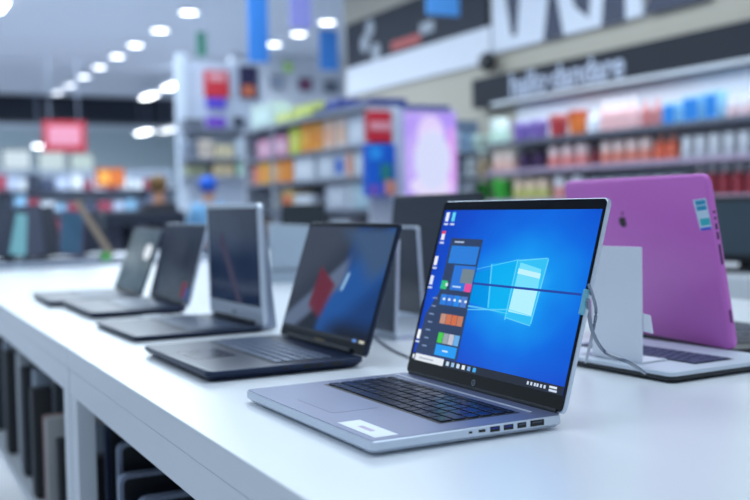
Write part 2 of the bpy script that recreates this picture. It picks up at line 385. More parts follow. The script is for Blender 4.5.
# ---- third laptop: silver framed convertible, upright
W3, D3, H3, t3 = .330, .270, .255, .012
L3 = thing('convertible_laptop', 'convertible with an upright silver framed screen standing on a dark keyboard deck', 'laptop', (.736, 2.165, TT), math.radians(-88.4))
base(L3, W3, D3, t3, DARK, .004)
keys(L3, -.14, .14, -.15, -.04, t3, mat('grey_keycap'), 6, 15, one=True)
lid3, _ = make_lid(L3, W3, H3, t3, math.radians(-1), SILVL, SILVL, (.012, .012, .040, .012), screen_mat('dark_scene', ((12, 28, 56), (30, 44, 70))), th=.010, r=.014)
MB().box(-W3/2+.010, W3/2-.010, .038, H3-.010, .0007, .0009).build('screen_border', GLASS, lid3)
MB().prism([(.02, .04), (.05, .04), (-.06, .20), (-.08, .17)], .0011, .0013).build('wallpaper_shape', beam_mat('brown_streak', (70, 70, 92), .7), lid3)
MB().box(-.012, .012, .016, .020, .0008, .0011).build('lid_print', mat('dim_print', (60, 64, 76), .5), lid3)
MB().box(-.12, .12, -.008, .008, t3-.001, t3+.008, .002).build('hinge', DARKER, L3)
MB().prism([(.0, .0), (.032, .0), (.010, .22), (.004, .22)], .02, .14, Matrix(((0, 0, 1, 0), (1, 0, 0, .008), (0, 1, 0, .004), (0, 0, 0, 1)))).build('rear_stand', SILV, L3)
# ---- fourth and fifth
W4, D4, H4, t4 = .362, .236, .210, .016
L4 = thing('laptop', 'dark laptop with a red sticker low on its screen, left of the silver framed convertible', 'laptop', (.721, 2.668, TT), math.radians(-89.3))
base(L4, W4, D4, t4, DARK); keys(L4, -.14, .14, -.14, -.03, t4, mat('grey_keycap'), 6, 15, one=True)
lid4, _ = make_lid(L4, W4, H4, t4, math.radians(15.2), SILVL, mat('grey_bezel', (58, 66, 82), .3), (.008, .008, .014, .008), screen_mat('grey_scene', ((30, 40, 56), (54, 62, 78))))
MB().slab(.034, .040, .0011, .0016, .003, .118, .038).build('sticker', mat('red_sticker', (170, 24, 50), .4), lid4)['label'] = 'red sticker'
MB().slab(.02, .032, .0011, .0016, .003, .148, .028).build('sticker', mat('blue_sticker', (60, 110, 200), .4), lid4)['label'] = 'blue sticker'
MB().tube([(-.12, 0, t4+.002), (.12, 0, t4+.002)], .005).build('hinge', DARKER, L4)
W5, D5, H5, t5 = .366, .245, .200, .016
L5 = thing('laptop', 'grey laptop farthest down the near row, a round lamp reflection painted on its screen', 'laptop', (.700, 3.045, TT), math.radians(-91.4))
base(L5, W5, D5, t5, DARK); keys(L5, -.14, .14, -.14, -.03, t5, mat('grey_keycap'), 6, 15, one=True)
lid5, _ = make_lid(L5, W5, H5, t5, math.radians(20.8), DARK, mat('grey_bezel'), (.007, .007, .014, .007), screen_mat('teal_scene', ((66, 84, 96), (96, 112, 122))))
MB().prism([(.100+.042*math.cos(q*.2618), .128+.024*math.sin(q*.2618)) for q in range(24)], .0011, .0014).build('painted_reflection', glow((225, 232, 240), 1), lid5)['label'] = 'bright round lamp reflection painted on the screen'  # glowing disc paints a lamp reflection onto the screen
MB().tube([(-.12, 0, t5+.002), (.12, 0, t5+.002)], .005).build('hinge', DARKER, L5)
# ---- pink laptop, seen from behind
PINK = mat('pink_shell', (208, 112, 202), .36, var=.04, scale=4)
WP, HP_, tp, DP = .43, .285, .017, .25
pyaw = math.radians(-96.5+180)
BRp = Vector((1.244, 1.198, TT)); ux = Vector((math.cos(math.radians(-96.5)), math.sin(math.radians(-96.5)), 0))
pc = BRp - ux*(WP/2)
L6 = thing('laptop', 'large laptop in a pink shell with its back turned to the viewer', 'laptop', pc, pyaw)
base(L6, WP-.01, DP, tp, DARKER)
keys(L6, -.16, .16, -.15, -.04, tp, KEY, 6, 15, one=True)
MB().slab(.12, .075, tp-.0002, tp+.0003, .004, 0, -.2).build('touchpad', DARK, L6)
MB().tube([(-.15, .0, tp+.003), (.15, .0, tp+.003)], .005).build('hinge', DARKER, L6)
la = math.radians(10.5)
lid6 = MB().slab(WP, HP_, -.012, 0, .016, 0, HP_/2, cham=.002, bot=.003).build('lid', PINK, L6, (0, 0, tp+.001), (math.radians(90)-la, 0, 0), True)
MB().slab(WP-.012, HP_-.012, 0, .0008, .01, 0, HP_/2).build('screen', GLASS, lid6)
def back_pt(px, py):      # where a sight line meets the lid's outer face, in lid coordinates
    n = Matrix.Rotation(pyaw, 3, 'Z') @ Matrix.Rotation(math.radians(90)-la, 3, 'X')
    o = pc + Vector((0, 0, tp+.001)); d = ray(px, py); N_ = n @ Vector((0, 0, 1)); q = o - N_*.012
    P = O_ + d*((q-O_).dot(N_)/d.dot(N_)); return n.transposed() @ (P-o)
ap = back_pt(623, 222)
def apple(cx, cy, s):
    pts = []
    for i in range(40):
        a = 2*math.pi*i/40
        r = 1 + .06*math.cos(2*a) - .14*max(0, math.cos(a-math.pi/2))**8 - .10*max(0, math.cos(a+math.pi/2))**10
        x, y = r*math.cos(a), r*math.sin(a)*.98
        if y < 0: x *= 1-.12*abs(y)
        pts.append((x, y))
    out = []
    for x, y in pts:                # bite on the side that reads as the right of the outer face
        dx, dy = x-(-1.18), y-.12; dd = math.hypot(dx, dy)
        if dd < .48: x, y = -1.18+dx/dd*.48, .12+dy/dd*.48
        out.append((cx+x*s, cy+y*s))
    return out
leaf = [(ap.x+x*.011, ap.y+y*.011) for x, y in ((.05, 1.1), (-.02, 1.45), (-.25, 1.72), (-.45, 1.8), (-.45, 1.5), (-.28, 1.22))]
MB().prism(apple(ap.x, ap.y, .011), -.0126, -.0119).prism(leaf, -.0126, -.0119).build('logo', mat('dark_logo', (14, 6, 16), .35), lid6)
q = [back_pt(*p) for p in ((693, 200), (706, 198), (712, 229), (701, 231))]
sk = MB().prism([(v.x, v.y) for v in q], -.0125, -.0119).build('price_sticker', mat('pale_blue_sticker', (200, 226, 240), .4), lid6); sk['label'] = 'pale sticker with teal and blue blocks'
def patch(ps, m):
    q = [back_pt(*p) for p in ps]; MB().prism([(v.x, v.y) for v in q], -.0127, -.0125).build('sticker_print', m, sk)
patch(((695, 201), (705, 199.5), (706, 204), (696.5, 205.5)), mat('teal_print', (30, 150, 190), .4))
patch(((696.5, 206.5), (706.2, 205), (707, 209.5), (697.5, 211)), mat('teal_print'))
patch(((700, 219), (709.5, 217.5), (711, 224.5), (701.5, 226)), mat('turquoise_print', (40, 180, 190), .4))
patch(((701, 228), (711.3, 226.5), (712, 229), (701.3, 230.8)), mat('blue_print', (30, 70, 210), .4))
# openings on the lid edge that faces the camera (x = -WP/2 in lid space)
for y0_, y1_ in ((.222, .226), (.212, .216), (.196, .206), (.180, .192), (.140, .172), (.045, .066)):
    MB().box(-WP/2-.0004, -WP/2+.001, y0_, y1_, -.0085, -.0045).build('slot', mat('slot_dark', (60, 24, 70), .4), lid6)
# ---- silver deck below the pink laptop
WD, DD, td = .33, .235, .016
a_ = math.radians(-86.2); cD = Vector((1.007, 1.094, TT)) - Vector((math.cos(a_), math.sin(a_), 0))*(WD/2) + Vector((-math.sin(a_), math.cos(a_), 0))*DD
L7 = thing('keyboard_dock', 'silver keyboard deck lying between the front laptop and the pink one', 'keyboard', cD, a_)
MB().slab(WD, DD, .002, .010, .01, 0, -DD/2, bot=.003).build('base', DARKER, L7)
MB().slab(WD, DD, .010, td, .01, 0, -DD/2, cham=.001).build('top_shell', mat('matte_silver', (206, 214, 226), .55, .1), L7)
keys(L7, -.13, .13, -.150, -.072, td, mat('slate_keycap', (70, 84, 112), .4), 6, 15)
MB().slab(.1, .07, td-.0002, td+.0002, .004, 0, -.18).build('touchpad', SILV, L7)
# white bent card stand on the deck
c0 = on_z(642, 364, TT+td+.0002); c1 = on_z(592, 356, TT+td+.0002)
wd = Vector((c1.x-c0.x, c1.y-c0.y)).length; ang = math.atan2(c0.y-c1.y, c0.x-c1.x)
hC = .172
cs = thing('card_stand', 'blank white upright card stand on the silver keyboard deck', 'display stand', ((c0.x+c1.x)/2, (c0.y+c1.y)/2, TT+td+.0008), ang)
MB().box(-wd/2, wd/2, 0, .0025, 0, hC, .0006).build('upright_panel', mat('white_card', (226, 230, 240), .5, var=.01), cs)
MB().prism([(0, 0), (.05, 0), (.05, .002), (0, .002)], -wd/2, wd/2, Matrix(((0, 0, 1, 0), (1, 0, 0, .0025), (0, 1, 0, 0), (0, 0, 0, 1)))).build('foot', mat('white_card'), cs)
MB().prism([(wd/2-.004, .048), (wd/2+.018, .046), (wd/2+.013, .072), (wd/2-.004, .074)], .003, .005, Matrix(((1, 0, 0, 0), (0, 0, 1, 0), (0, 1, 0, 0), (0, 0, 0, 1)))).build('tab', mat('white_card'), cs)
# ---- units of the back row, seen between the near laptops
def upright(name, label, cat, px, py, W, H, a, frame, face, m=.0045, yaw=-89, scr=None, foot=True, t=.01):
    """framed screen whose lower right corner stands at the pixel on the table"""
    b = on_z(px, py, TT+.0); ya = math.radians(yaw); u_ = Vector((math.cos(ya), math.sin(ya), 0)); c = Vector((b.x, b.y, TT))-u_*(W/2)
    r = thing(name, label, cat, c, ya)
    lid = MB().slab(W, H, -.006, 0, .008, 0, H/2, cham=.0008).build('frame', frame, r, (0, 0, t), (math.radians(90)-a, 0, 0), True)
    MB().box(-W/2+m, W/2-m, m*1.2, H-m, .0, .001).build('screen', face, lid)
    if foot:
        MB().slab(W, .20, 0, t, .01, 0, .10).build('stand_base', SILVL if frame is SILVL else DARK, r)
        MB().box(-.03, .03, .0, .05, t, t+.06, .004).build('bracket', frame, r)
    return r
upright('tablet_display', 'silver framed tablet screen just behind the swirl-screen laptop', 'tablet', 395, 341, .28, .185, math.radians(3), SILVL, mat('slate_screen', (70, 80, 98), .25))
upright('tablet_display', 'silver framed dark tablet between the two frontmost laptops, farther back', 'tablet', 423, 322, .26, .20, math.radians(-3), SILVL, mat('navy_screen', (28, 36, 52), .2))
upright('monitor', 'large charcoal screen rising behind the front laptop upper left corner', 'monitor', 470, 316, .42, .275, math.radians(8), DARKER, mat('charcoal_screen', (34, 42, 58), .35), .006)
upright('tablet_display', 'thin pale edged screen peeking over the top left of the front laptop', 'tablet', 468, 300, .10, .268, math.radians(0), SILVL, mat('navy_screen'), .005, yaw=-40)
# cables
def cable(label, pts, r=.0022, m=None, cat='cable'):
    P = [Vector(p) for p in pts]; out = []
    for i in range(len(P)-1):
        a, b, c, d = P[max(i-1, 0)], P[i], P[i+1], P[min(i+2, len(P)-1)]
        for k in range(8):
            s_ = k/8; out.append(.5*((2*b)+(c-a)*s_+(2*a-5*b+4*c-d)*s_**2+(3*b-a-3*c+d)*s_**3))
    out.append(P[-1])
    o = MB().tube(out, r, 8).build('security_cable', m or mat('grey_cable', (120, 132, 150), .4), smooth=True); return tag(o, label, cat)
def dp(px, py, k): d = ray(px, py); return O_+d*k
g = on_z(645, 373, TT+td+.004)
cable('grey cable curling from the front laptop lid across the white card stand', [dp(588, 300, 1.17), dp(592, 330, 1.22), dp(605, 352, 1.27), dp(628, 362, 1.22), g], .0024)
cable('grey cable hanging straight down behind the front laptop lid', [dp(589, 285, 1.16), dp(596, 310, 1.22), dp(592, 335, 1.24), on_z(586, 362, TT+td+.004)], .002)
cable('thin dark cable on the table between the two frontmost laptops', [on_z(372, 335, TT+.003), on_z(385, 345, TT+.003), on_z(397, 352, TT+.003), on_z(411, 358, TT+.003)], .0018, mat('dark_cable', (70, 80, 100), .5))
# small white tag behind third laptop
o = MB().slab(.05, .035, 0, .006, .004).build('price_tag', mat('white_card'), loc=(*on_z(152, 318, TT).xy, TT), rot=(0, 0, .2)); tag(o, 'small white price tag lying beside the fourth laptop in the near row', 'price tag')
# ================================================================== tables
TX0, TX1 = .344, 2.0
def table(label, y0, y1, near):
    r = thing('display_table', label, 'table', (TX0, y0, 0))
    Lh = y1-y0; Wd = TX1-TX0
    MB().box(0, Wd, 0, Lh, .862, .9, .002).build('tabletop', WHITE, r)
    MB().box(.002, .030, .002, Lh-.002, .812, .861, .001).box(Wd-.03, Wd-.002, .002, Lh-.002, .812, .861, .001).box(.03, Wd-.03, .002, .03, .812, .861).box(.03, Wd-.03, Lh-.03, Lh-.002, .812, .861).build('apron', WHITE, r)
    for lx in (.002, Wd-.036):
        for ly in (.004, Lh-.064): MB().box(lx, lx+.034, ly, ly+.06, 0, .812, .002).build('leg', WHITE, r)
    MB().box(.01, Wd-.01, .066, Lh-.066, .43, .455).build('lower_shelf', WHITE, r)
    MB().box(.55, .57, .07, Lh-.07, .456, .811).build('divider_panel', mat('dark_divider', (30, 36, 50), .7), r)
    return r
table('white display table in front carrying the two largest laptops', -.9, 1.995, True)
table('white display table continuing the row, carrying the three farther laptops', 2.0, 4.86, False)
# goods stored on the shelf under the tables
def slabcase(name, label, cat, x, y, w_, h_, th, m, tilt=0, z=.456, group=None, rim=None, rz=0):
    r = thing(name, label, cat, (x, y, z), rz, group)
    b = MB().box(0, w_, -th/2, th/2, 0, h_, min(.006, th*.3)).build('shell', m, r, rot=(tilt, 0, 0), smooth=True)
    if rim: MB().box(-.0015, w_*.98, -th*.18, th*.18, h_*.02, h_+.0015, .001).build('trim_band', rim, r, rot=(tilt, 0, 0))
    return r
cols = [((70, 84, 104), 'slate'), ((196, 200, 208), 'pale grey'), ((56, 66, 84), 'dark blue'), ((120, 116, 120), 'taupe'), ((170, 182, 198), 'light steel'), ((44, 48, 60), 'black'), ((150, 112, 108), 'reddish brown'), ((205, 206, 206), 'off white')]
order = ['nearest the table leg', 'second from the table leg', 'third from the table leg', 'fourth from the table leg', 'fifth from the table leg', 'sixth from the table leg', 'seventh from the table leg', 'eighth from the table leg', 'ninth from the table leg', 'tenth from the table leg', 'eleventh from the table leg', 'twelfth from the table leg']
yy = 2.11
def shelf_shade(c): return tuple(int(v*(.85 if sum(c) > 400 else .5)) for v in c)  # darkens the case colours to paint in the dimness under the table
for i, nm in enumerate(order):
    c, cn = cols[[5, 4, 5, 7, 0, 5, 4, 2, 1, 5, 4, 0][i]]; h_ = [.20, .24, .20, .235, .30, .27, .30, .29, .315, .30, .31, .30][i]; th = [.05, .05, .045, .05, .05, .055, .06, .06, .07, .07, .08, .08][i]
    yy += th/2
    slabcase('laptop_case', '%s flat case standing under the far table, %s' % (cn, nm), 'case', [.39, .41, .372, .362, .40, .362, .385, .37, .38, .365, .385, .37][i], yy, .30, h_, th, mat('case_'+cn.replace(' ', '_'), shelf_shade(c), .5), rim=mat('case_reddish_brown', cols[6][0], .5) if i == 3 else None)
    yy += th/2+[.05, .05, .05, .05, .04, .06, .06, .07, .09, .10, .12, .1][i]
# stacked dark laptops with silver rims under the near table
for i, (y, h_, x_, w_, rim, lab) in enumerate([(1.905, .31, .39, .30, DARK, 'tallest, beside the table leg'), (1.85, .285, .40, .34, SILV, 'second from the table leg'), (1.78, .245, .385, .36, SILV, 'with the boldest silver rim'), (1.70, .222, .40, .34, SILV, 'just in front of the boldest rimmed one'), (1.55, .15, .41, .33, DARK, 'lowest, farthest from the leg')]):
    r = thing('stored_laptop', 'black laptop on edge under the near table, %s' % lab, 'laptop', (x_, y, .456))
    MXZ = Matrix(((1, 0, 0, w_/2), (0, 0, 1, 0), (0, 1, 0, 0), (0, 0, 0, 1)))
    a = MB().slab(w_, h_, -.011, .011, .016, 0, h_/2); bmesh.ops.transform(a.b, matrix=MXZ, verts=a.b.verts); a.build('rim', rim, r)
    a = MB().slab(w_-.014, h_-.014, -.0125, .0125, .010, 0, h_/2); bmesh.ops.transform(a.b, matrix=MXZ, verts=a.b.verts); a.build('lid', DARKER, r)
# ================================================================== right wall: sign, shelves and goods
zb, zt = 2.10, 2.385
SX = XW-.16
sg = thing('shop_sign', 'long dark navy sign with white lettering above the cosmetics shelves', 'sign', (SX, 4.0, zb))
ys = on_x(472, 100, SX).y
MB().box(0, .15, 0, ys-4.0, 0, zt-zb, .005).build('sign_board', mat('navy_sign', (9, 18, 36), .7), sg)
tA = on_x(505, 96, SX-.01); tB = on_x(630, 66, SX-.01)
Mt = Matrix(((0, 0, -1, -.004), (-1, 0, 0, (tA.y+tB.y)/2-4.0), (0, 1, 0, .140), (0, 0, 0, 1)))
tx = text_mesh('sign_lettering', 'hallo·dandare', .30, mat('sign_white', (190, 200, 222), .5), sg, .004, Mt, .004)
tx.scale = (1, 1, 1)
# shelving bays
RX0 = XW-.36
yL = on_x(487, 150, RX0).y
def srack(label, y0, y1):
    r = thing('wall_shelving', label, 'shelf', (RX0, y0, 0))
    MB().box(.34, .36, 0, y1-y0, 0, 2.09).build('back_panel', mat('pale_back_panel', (214, 216, 228), .7), r)
    for z in (1.70, 1.44, 1.17, .9, .55, .15):
        MB().box(.0, .34, .002, y1-y0-.002, z-.025, z).build('shelf_board', mat('grey_shelf', (100, 106, 122), .5), r)
        MB().box(-.012, 0, .002, y1-y0-.002, z-.028, z+.012).build('price_rail', mat('rail_%d' % int(z*100), (96, 100, 116) if z > 1.5 else (168, 150, 176), .5), r)
    for yy_ in (0, y1-y0-.02): MB().box(.02, .34, yy_, yy_+.02, 0, 1.14).build('side_panel', mat('side_grey', (110, 112, 124), .6), r)
    return r
srack('grey wall shelving bay farthest left, holding jars and tubs', 6.6, yL)
srack('grey wall shelving bay toward the right edge, holding bottles and blue packs', 3.9, 6.595)
def shade(c, f): return tuple(max(0, min(255, int(v*f))) for v in c)
def tub(label, group, loc, r, h, body, lidc, kind='tub'):
    cat = {'tub': 'tub', 'jar': 'jar', 'bottle': 'bottle'}[kind]
    t_ = thing('cosmetic_'+kind, label, cat, loc, 0, group)
    key = ('m', kind, round(r, 3), round(h, 3), body, lidc)
    if key not in _m:
        if kind == 'tub': a = MB().lathe([(r*.8, 0), (r*.84, h*.02), (r, h*.80)], 14); b = MB().lathe([(r*1.04, h*.80), (r*1.04, h*.97), (r*.98, h)], 14)
        elif kind == 'jar': a = MB().lathe([(r*.92, 0), (r, h*.06), (r, h*.50), (r*.85, h*.56)], 14); b = MB().lathe([(r*.9, h*.56), (r*.92, h*.96), (r*.85, h)], 14)
        else: a = MB().lathe([(r*.9, 0), (r, h*.04), (r, h*.62), (r*.75, h*.70), (r*.35, h*.75), (r*.32, h*.8)], 14); b = MB().lathe([(r*.42, h*.8), (r*.42, h*.97), (r*.36, h)], 14)
        _m[key] = (a.mesh('body', rgbm(body, .35)), b.mesh('lid', rgbm(lidc, .35)))
    for nm, me in zip(('body', 'cap' if kind == 'bottle' else 'lid'), _m[key]):
        o = bpy.data.objects.new(nm, me); COL.objects.link(o); o.parent = t_
    return t_
def carton(name, label, group, cat, x0, x1, y0, y1, z0, z1, body, panel, face='x', pl=(.15, .85, .2, .75)):
    t_ = thing(name, label, cat, ((x0+x1)/2, (y0+y1)/2, z0), 0, group)
    hx, hy, h = (x1-x0)/2, (y1-y0)/2, z1-z0
    MB().box(-hx, hx, -hy, hy, 0, h, .003, 1).build('carton', rgbm(body, .45), t_)
    if panel:
        a, b, c, d = pl
        if face == 'x': MB().box(-hx-.002, -hx, -hy+2*hy*a, -hy+2*hy*b, h*c, h*d).build('printed_panel', rgbm(panel, .45), t_)
        else: MB().box(-hx+2*hx*a, -hx+2*hx*b, -hy-.002, -hy, h*c, h*d).build('printed_panel', rgbm(panel, .45), t_)
    return t_
PX = RX0+.10
def yat(px, py, X): return on_x(px, py, X).y
ORD = ['first', 'second', 'third', 'fourth', 'fifth', 'sixth', 'seventh', 'eighth', 'ninth', 'tenth', 'eleventh', 'twelfth', 'thirteenth', 'fourteenth', 'fifteenth', 'sixteenth', 'seventeenth', 'eighteenth', 'nineteenth', 'twentieth']+['%s-%s' % (a, b) for a in ('twenty', 'thirty', 'forty') for b in ('first', 'second', 'third', 'fourth', 'fifth', 'sixth', 'seventh', 'eighth', 'ninth')]
def rowfill(px0, px1, pyref, z, kind, r, h, body, lidc, label, group, X=PX, step=None, jit=0):
    ya, yb = yat(px0, pyref, X), yat(px1, pyref, X); ya, yb = max(ya, yb), min(ya, yb)
    step = step or 2.5*r; n = max(1, int((ya-yb)/step+.3))
    for k in range(n):
        tub(label+(', %s from left' % ORD[k] if n > 1 else ''), group, (X, ya-(k+.5)*(ya-yb)/n, z), min(r, (ya-yb)/n/2.35), h*(1+jit*math.sin(k*2.1)), body, lidc, kind)
Z1, Z2, Z3 = 1.70, 1.44, 1.17
rowfill(489, 511, 130, Z1, 'jar', .10, .24, (196, 226, 212), (226, 240, 234), 'pale mint jar at the left end of the top cosmetics shelf', 'mint jars on the top cosmetics shelf')
rowfill(514, 548, 128, Z1, 'tub', .085, .18, (122, 100, 178), (160, 142, 204), 'lilac tub on the top cosmetics shelf, next to the mint jars', 'lilac tubs on the top cosmetics shelf')
rowfill(550, 568, 125, Z1, 'tub', .085, .20, (176, 58, 66), (204, 110, 108), 'dark red tub on the top cosmetics shelf', 'dark red tubs on the top cosmetics shelf')
rowfill(569, 588, 123, Z1, 'tub', .085, .21, (220, 116, 50), (190, 70, 40), 'orange tub on the top cosmetics shelf', 'orange tubs on the top cosmetics shelf')
rowfill(589, 600, 122, Z1, 'bottle', .07, .19, (226, 236, 250), (236, 240, 250), 'white bottle between the orange tubs and the pink bottles', 'white bottles on the top cosmetics shelf')
rowfill(601, 638, 115, Z1, 'bottle', .045, .26, (240, 196, 200), (240, 226, 232), 'pale pink bottle on the top cosmetics shelf', 'pale pink bottles on the top cosmetics shelf')
rowfill(640, 664, 113, Z1, 'bottle', .045, .22, (206, 130, 132), (226, 170, 170), 'rose red bottle just left of the blue packs', 'rose bottles on the top cosmetics shelf')
rowfill(726, 770, 105, Z1, 'jar', .045, .15, (236, 206, 214), (240, 236, 240), 'small blush jar right of the blue packs', 'blush jars on the top cosmetics shelf')
for k, (a, b) in enumerate(((667, 681), (687, 705), (709, 723))):
    ya, yb = yat(a, 105, PX), yat(b, 105, PX)
    carton('blue_pack', '%s bright blue pack on the top cosmetics shelf' % ['leftmost', 'middle', 'rightmost'][k], 'bright blue packs', 'box', PX-.05, PX+.05, min(ya, yb), max(ya, yb), Z1, Z1+[.17, .20, .21][k], (150, 206, 240), (20, 130, 220), pl=(.08, .92, .12, .86))
rowfill(496, 518, 158, Z2, 'jar', .08, .18, (232, 190, 180), (240, 220, 214), 'peach jar at the left end of the second cosmetics shelf', 'peach jars on the second cosmetics shelf')
rowfill(520, 548, 158, Z2, 'bottle', .07, .19, (66, 44, 84), (50, 34, 60), 'dark plum bottle on the second cosmetics shelf', 'dark plum bottles on the second cosmetics shelf')
rowfill(550, 592, 155, Z2, 'jar', .07, .19, (228, 140, 140), (236, 210, 214), 'coral jar with a pale lid on the second cosmetics shelf', 'coral jars on the second cosmetics shelf')
rowfill(594, 600, 152, Z2, 'bottle', .06, .17, (130, 30, 56), (90, 20, 40), 'crimson bottle on the second cosmetics shelf', 'crimson bottles on the second cosmetics shelf')
rowfill(602, 655, 150, Z2, 'jar', .06, .19, (224, 138, 124), (240, 216, 214), 'salmon jar in the long row on the second cosmetics shelf', 'salmon jars on the second cosmetics shelf')
rowfill(656, 680, 146, Z2, 'bottle', .06, .20, (226, 110, 84), (240, 176, 160), 'orange red bottle at the end of the salmon jars', 'orange red bottles on the second cosmetics shelf')
rowfill(682, 770, 140, Z2, 'jar', .05, .17, (204, 206, 218), (236, 238, 246), 'clear grey jar with a white lid on the second cosmetics shelf', 'clear jars on the second cosmetics shelf')
rowfill(494, 514, 184, Z3, 'tub', .10, .20, (60, 170, 60), (80, 190, 80), 'bright green tub on the third cosmetics shelf', 'green tubs on the third cosmetics shelf')
rowfill(516, 552, 182, Z3, 'jar', .075, .19, (196, 196, 120), (236, 210, 190), 'lime jar with a cream lid on the third cosmetics shelf', 'lime jars on the third cosmetics shelf')
rowfill(554, 590, 180, Z3, 'jar', .075, .20, (222, 150, 150), (226, 226, 236), 'pink jar with a grey lid on the third cosmetics shelf', 'pink grey jars on the third cosmetics shelf')
rowfill(592, 690, 175, Z3, 'tub', .07, .16, (150, 160, 182), (190, 196, 212), 'steel blue tub on the third cosmetics shelf', 'steel blue tubs on the third cosmetics shelf')
rowfill(694, 775, 175, Z3, 'bottle', .045, .22, (160, 56, 70), (232, 232, 240), 'red bottle with a white cap on the third cosmetics shelf', 'red bottles on the third cosmetics shelf')
rowfill(600, 790, 205, .9, 'jar', .06, .20, (190, 60, 80), (220, 220, 230), 'red jar on the fourth cosmetics shelf', 'red jars on the fourth cosmetics shelf')
sl = thing('added_shelf_light', 'slim white light bar added under the navy sign', 'lamp', (RX0+.05, 3.95, 2.07))  # white strip under the sign, made into an added light bar
MB().box(0, .05, 0, yL-3.95, 0, .028).build('housing', rgbm((220, 224, 232), .4), sl)
area('added_shelf_glow', (RX0+.075, (yL+3.95)/2, 2.06), .06, 11, size_y=yL-4.0)  # added light that brightens the back panel and the goods
# upper banner panels
BX = XW-.05
b0 = on_x(347, 80, BX).y; b1 = on_x(490, 46, BX).y
bn = thing('wall_banner', 'wide banner high on the beige wall, charcoal above a white strip', 'banner', (BX, b1, 2.55))
MB().box(0, .045, 0, b0-b1, 0, .35).build('white_strip', mat('banner_white', (222, 226, 238), .6), bn)
MB().box(0, .045, .05, b0-b1, .352, .90).build('charcoal_panel', mat('banner_charcoal', (30, 38, 54), .7), bn)
MB().box(-.004, 0, 1.4, 2.1, .40, .50).build('red_print', mat('banner_red', (190, 90, 90), .6), bn)
MB().box(-.004, 0, 1.1, 1.4, .48, .60).build('white_print', mat('banner_print', (170, 178, 190), .6), bn)
for k, (yy_, zz_) in enumerate(((2.9, .50), (3.05, .8), (3.2, .64))): MB().lathe([(.11, 0), (.11, .004)], 16).build('round_print', mat('banner_print'), bn, (-.004, yy_-.4, zz_-.05), (0, math.radians(90), 0))
# second, white poster with slanted dark strokes
c_0 = on_x(492, 30, BX).y; c_1 = on_x(642, 8, BX).y
ps = thing('wall_poster', 'white poster with large slanted dark strokes, high above the navy sign', 'poster', (BX, c_1, 2.62))
Lp = c_0-c_1
MB().box(0, .045, 0, Lp, 0, .9, .01).build('poster_board', mat('poster_white', (216, 222, 236), .6), ps)
MX = Matrix(((0, 0, 1, 0), (1, 0, 0, 0), (0, 1, 0, 0), (0, 0, 0, 1)))
for pts in (((Lp-.15, .9), (Lp-.55, .9), (Lp-.42, .12), (Lp-.34, .12)), ((Lp-.85, 0), (Lp-1.15, 0), (Lp-1.02, .5), (Lp-.95, .5)), ((Lp-1.0, .9), (Lp-1.62, .9), (Lp-1.5, .10), (Lp-1.32, .22)), ((Lp-2.2, 0), (Lp-2.9, 0), (Lp-2.9, .2), (Lp-2.3, .24)), ((.5, 0), (.2, 0), (.2, .35), (.45, .4))):
    MB().prism(pts, -.004, 0, MX).build('brush_stroke', mat('stroke_dark', (60, 66, 88), .6), ps)
k = on_x(490, 62, BX-.04)
tag(MB().lathe([(.05, 0), (.09, .03), (.10, .08), (.06, .14)], 16).build('wall_spot', DARKER, loc=(BX-.001, k.y, k.z), rot=(0, math.radians(-90), 0)), 'round black fitting at the lower corner of the banner', 'spotlight')
# ================================================================== central gondola (faces the aisle on its left)
GX = 3.4; G0, G1 = 6.85, 9.62
g_ = thing('gondola_shelving', 'tall double sided shelving in the middle of the shop, full of cartons', 'shelf', (GX, G0, 0))
MB().box(.30, .34, 0, G1-G0, 0, 1.868).build('back_panel', mat('grey_gondola', (150, 156, 172), .7), g_)
for z in (1.615, 1.375, 1.13, .85, .55, .25):
    MB().box(0, .30, .03, G1-G0-.03, z-.03, z).build('shelf_board', mat('gondola_shelf', (120, 126, 142), .5), g_)
for y in (0, 2.0, G1-G0-.03): MB().box(0, .34, y, y+.03, 0, 1.868).build('side_panel', mat('gondola_side', (190, 196, 210), .5), g_)
MB().box(-.03, .34, 0, G1-G0, 1.87, 1.90).build('top_board', mat('gondola_top', (150, 158, 174), .5), g_)
MB().box(.02, .32, 0, 1.3, 1.901, 1.95).build('blue_topper', mat('topper_blue', (30, 54, 130), .5), g_)
def gcart(px0, px1, pyref, z, h, body, panel, label, dep_=.2, cat='box', pl=(.15, .85, .2, .75)):
    ya, yb = yat(px0, pyref, GX+.02), yat(px1, pyref, GX+.02); ya, yb = max(ya, yb)-.004, min(ya, yb)+.004
    ya = min(ya, G1-.04); yb = max(yb, G0+.04)
    if yb < G0+2.03 < ya or yb < G0+2.0 < ya:
        if (ya-(G0+2.03)) > (G0+2.0-yb): yb = G0+2.034
        else: ya = G0+1.996
    carton('carton', label, None, cat, GX+.02, GX+.02+dep_, yb, ya, z, z+h, body, panel, pl=pl)
TOP = [(257, 271, .20, (226, 150, 186), (236, 190, 212), 'pink carton at the left of the top gondola shelf'), (272, 287, .21, (222, 140, 180), (240, 200, 220), 'second pink carton, beside the lime one on the top gondola shelf'),
 (289, 300, .26, (206, 214, 60), (226, 224, 110), 'lime yellow carton on the top gondola shelf'), (301, 311, .28, (240, 150, 30), (246, 180, 60), 'orange carton right of the lime one'),
 (312, 321, .27, (244, 170, 60), (240, 140, 40), 'amber carton on the top gondola shelf'), (323, 334, .27, (238, 206, 190), (240, 176, 140), 'cream carton with a peach panel'),
 (336, 346, .27, (232, 214, 210), (236, 190, 160), 'cream carton with a faint peach panel, right of its lookalike'), (348, 366, .27, (208, 216, 232), (226, 232, 242), 'wide pale blue carton left of the red one')]
for a, b, h, c, p_, lb in TOP: gcart(a, b, 145, 1.615, h*.86, c, p_, lb)
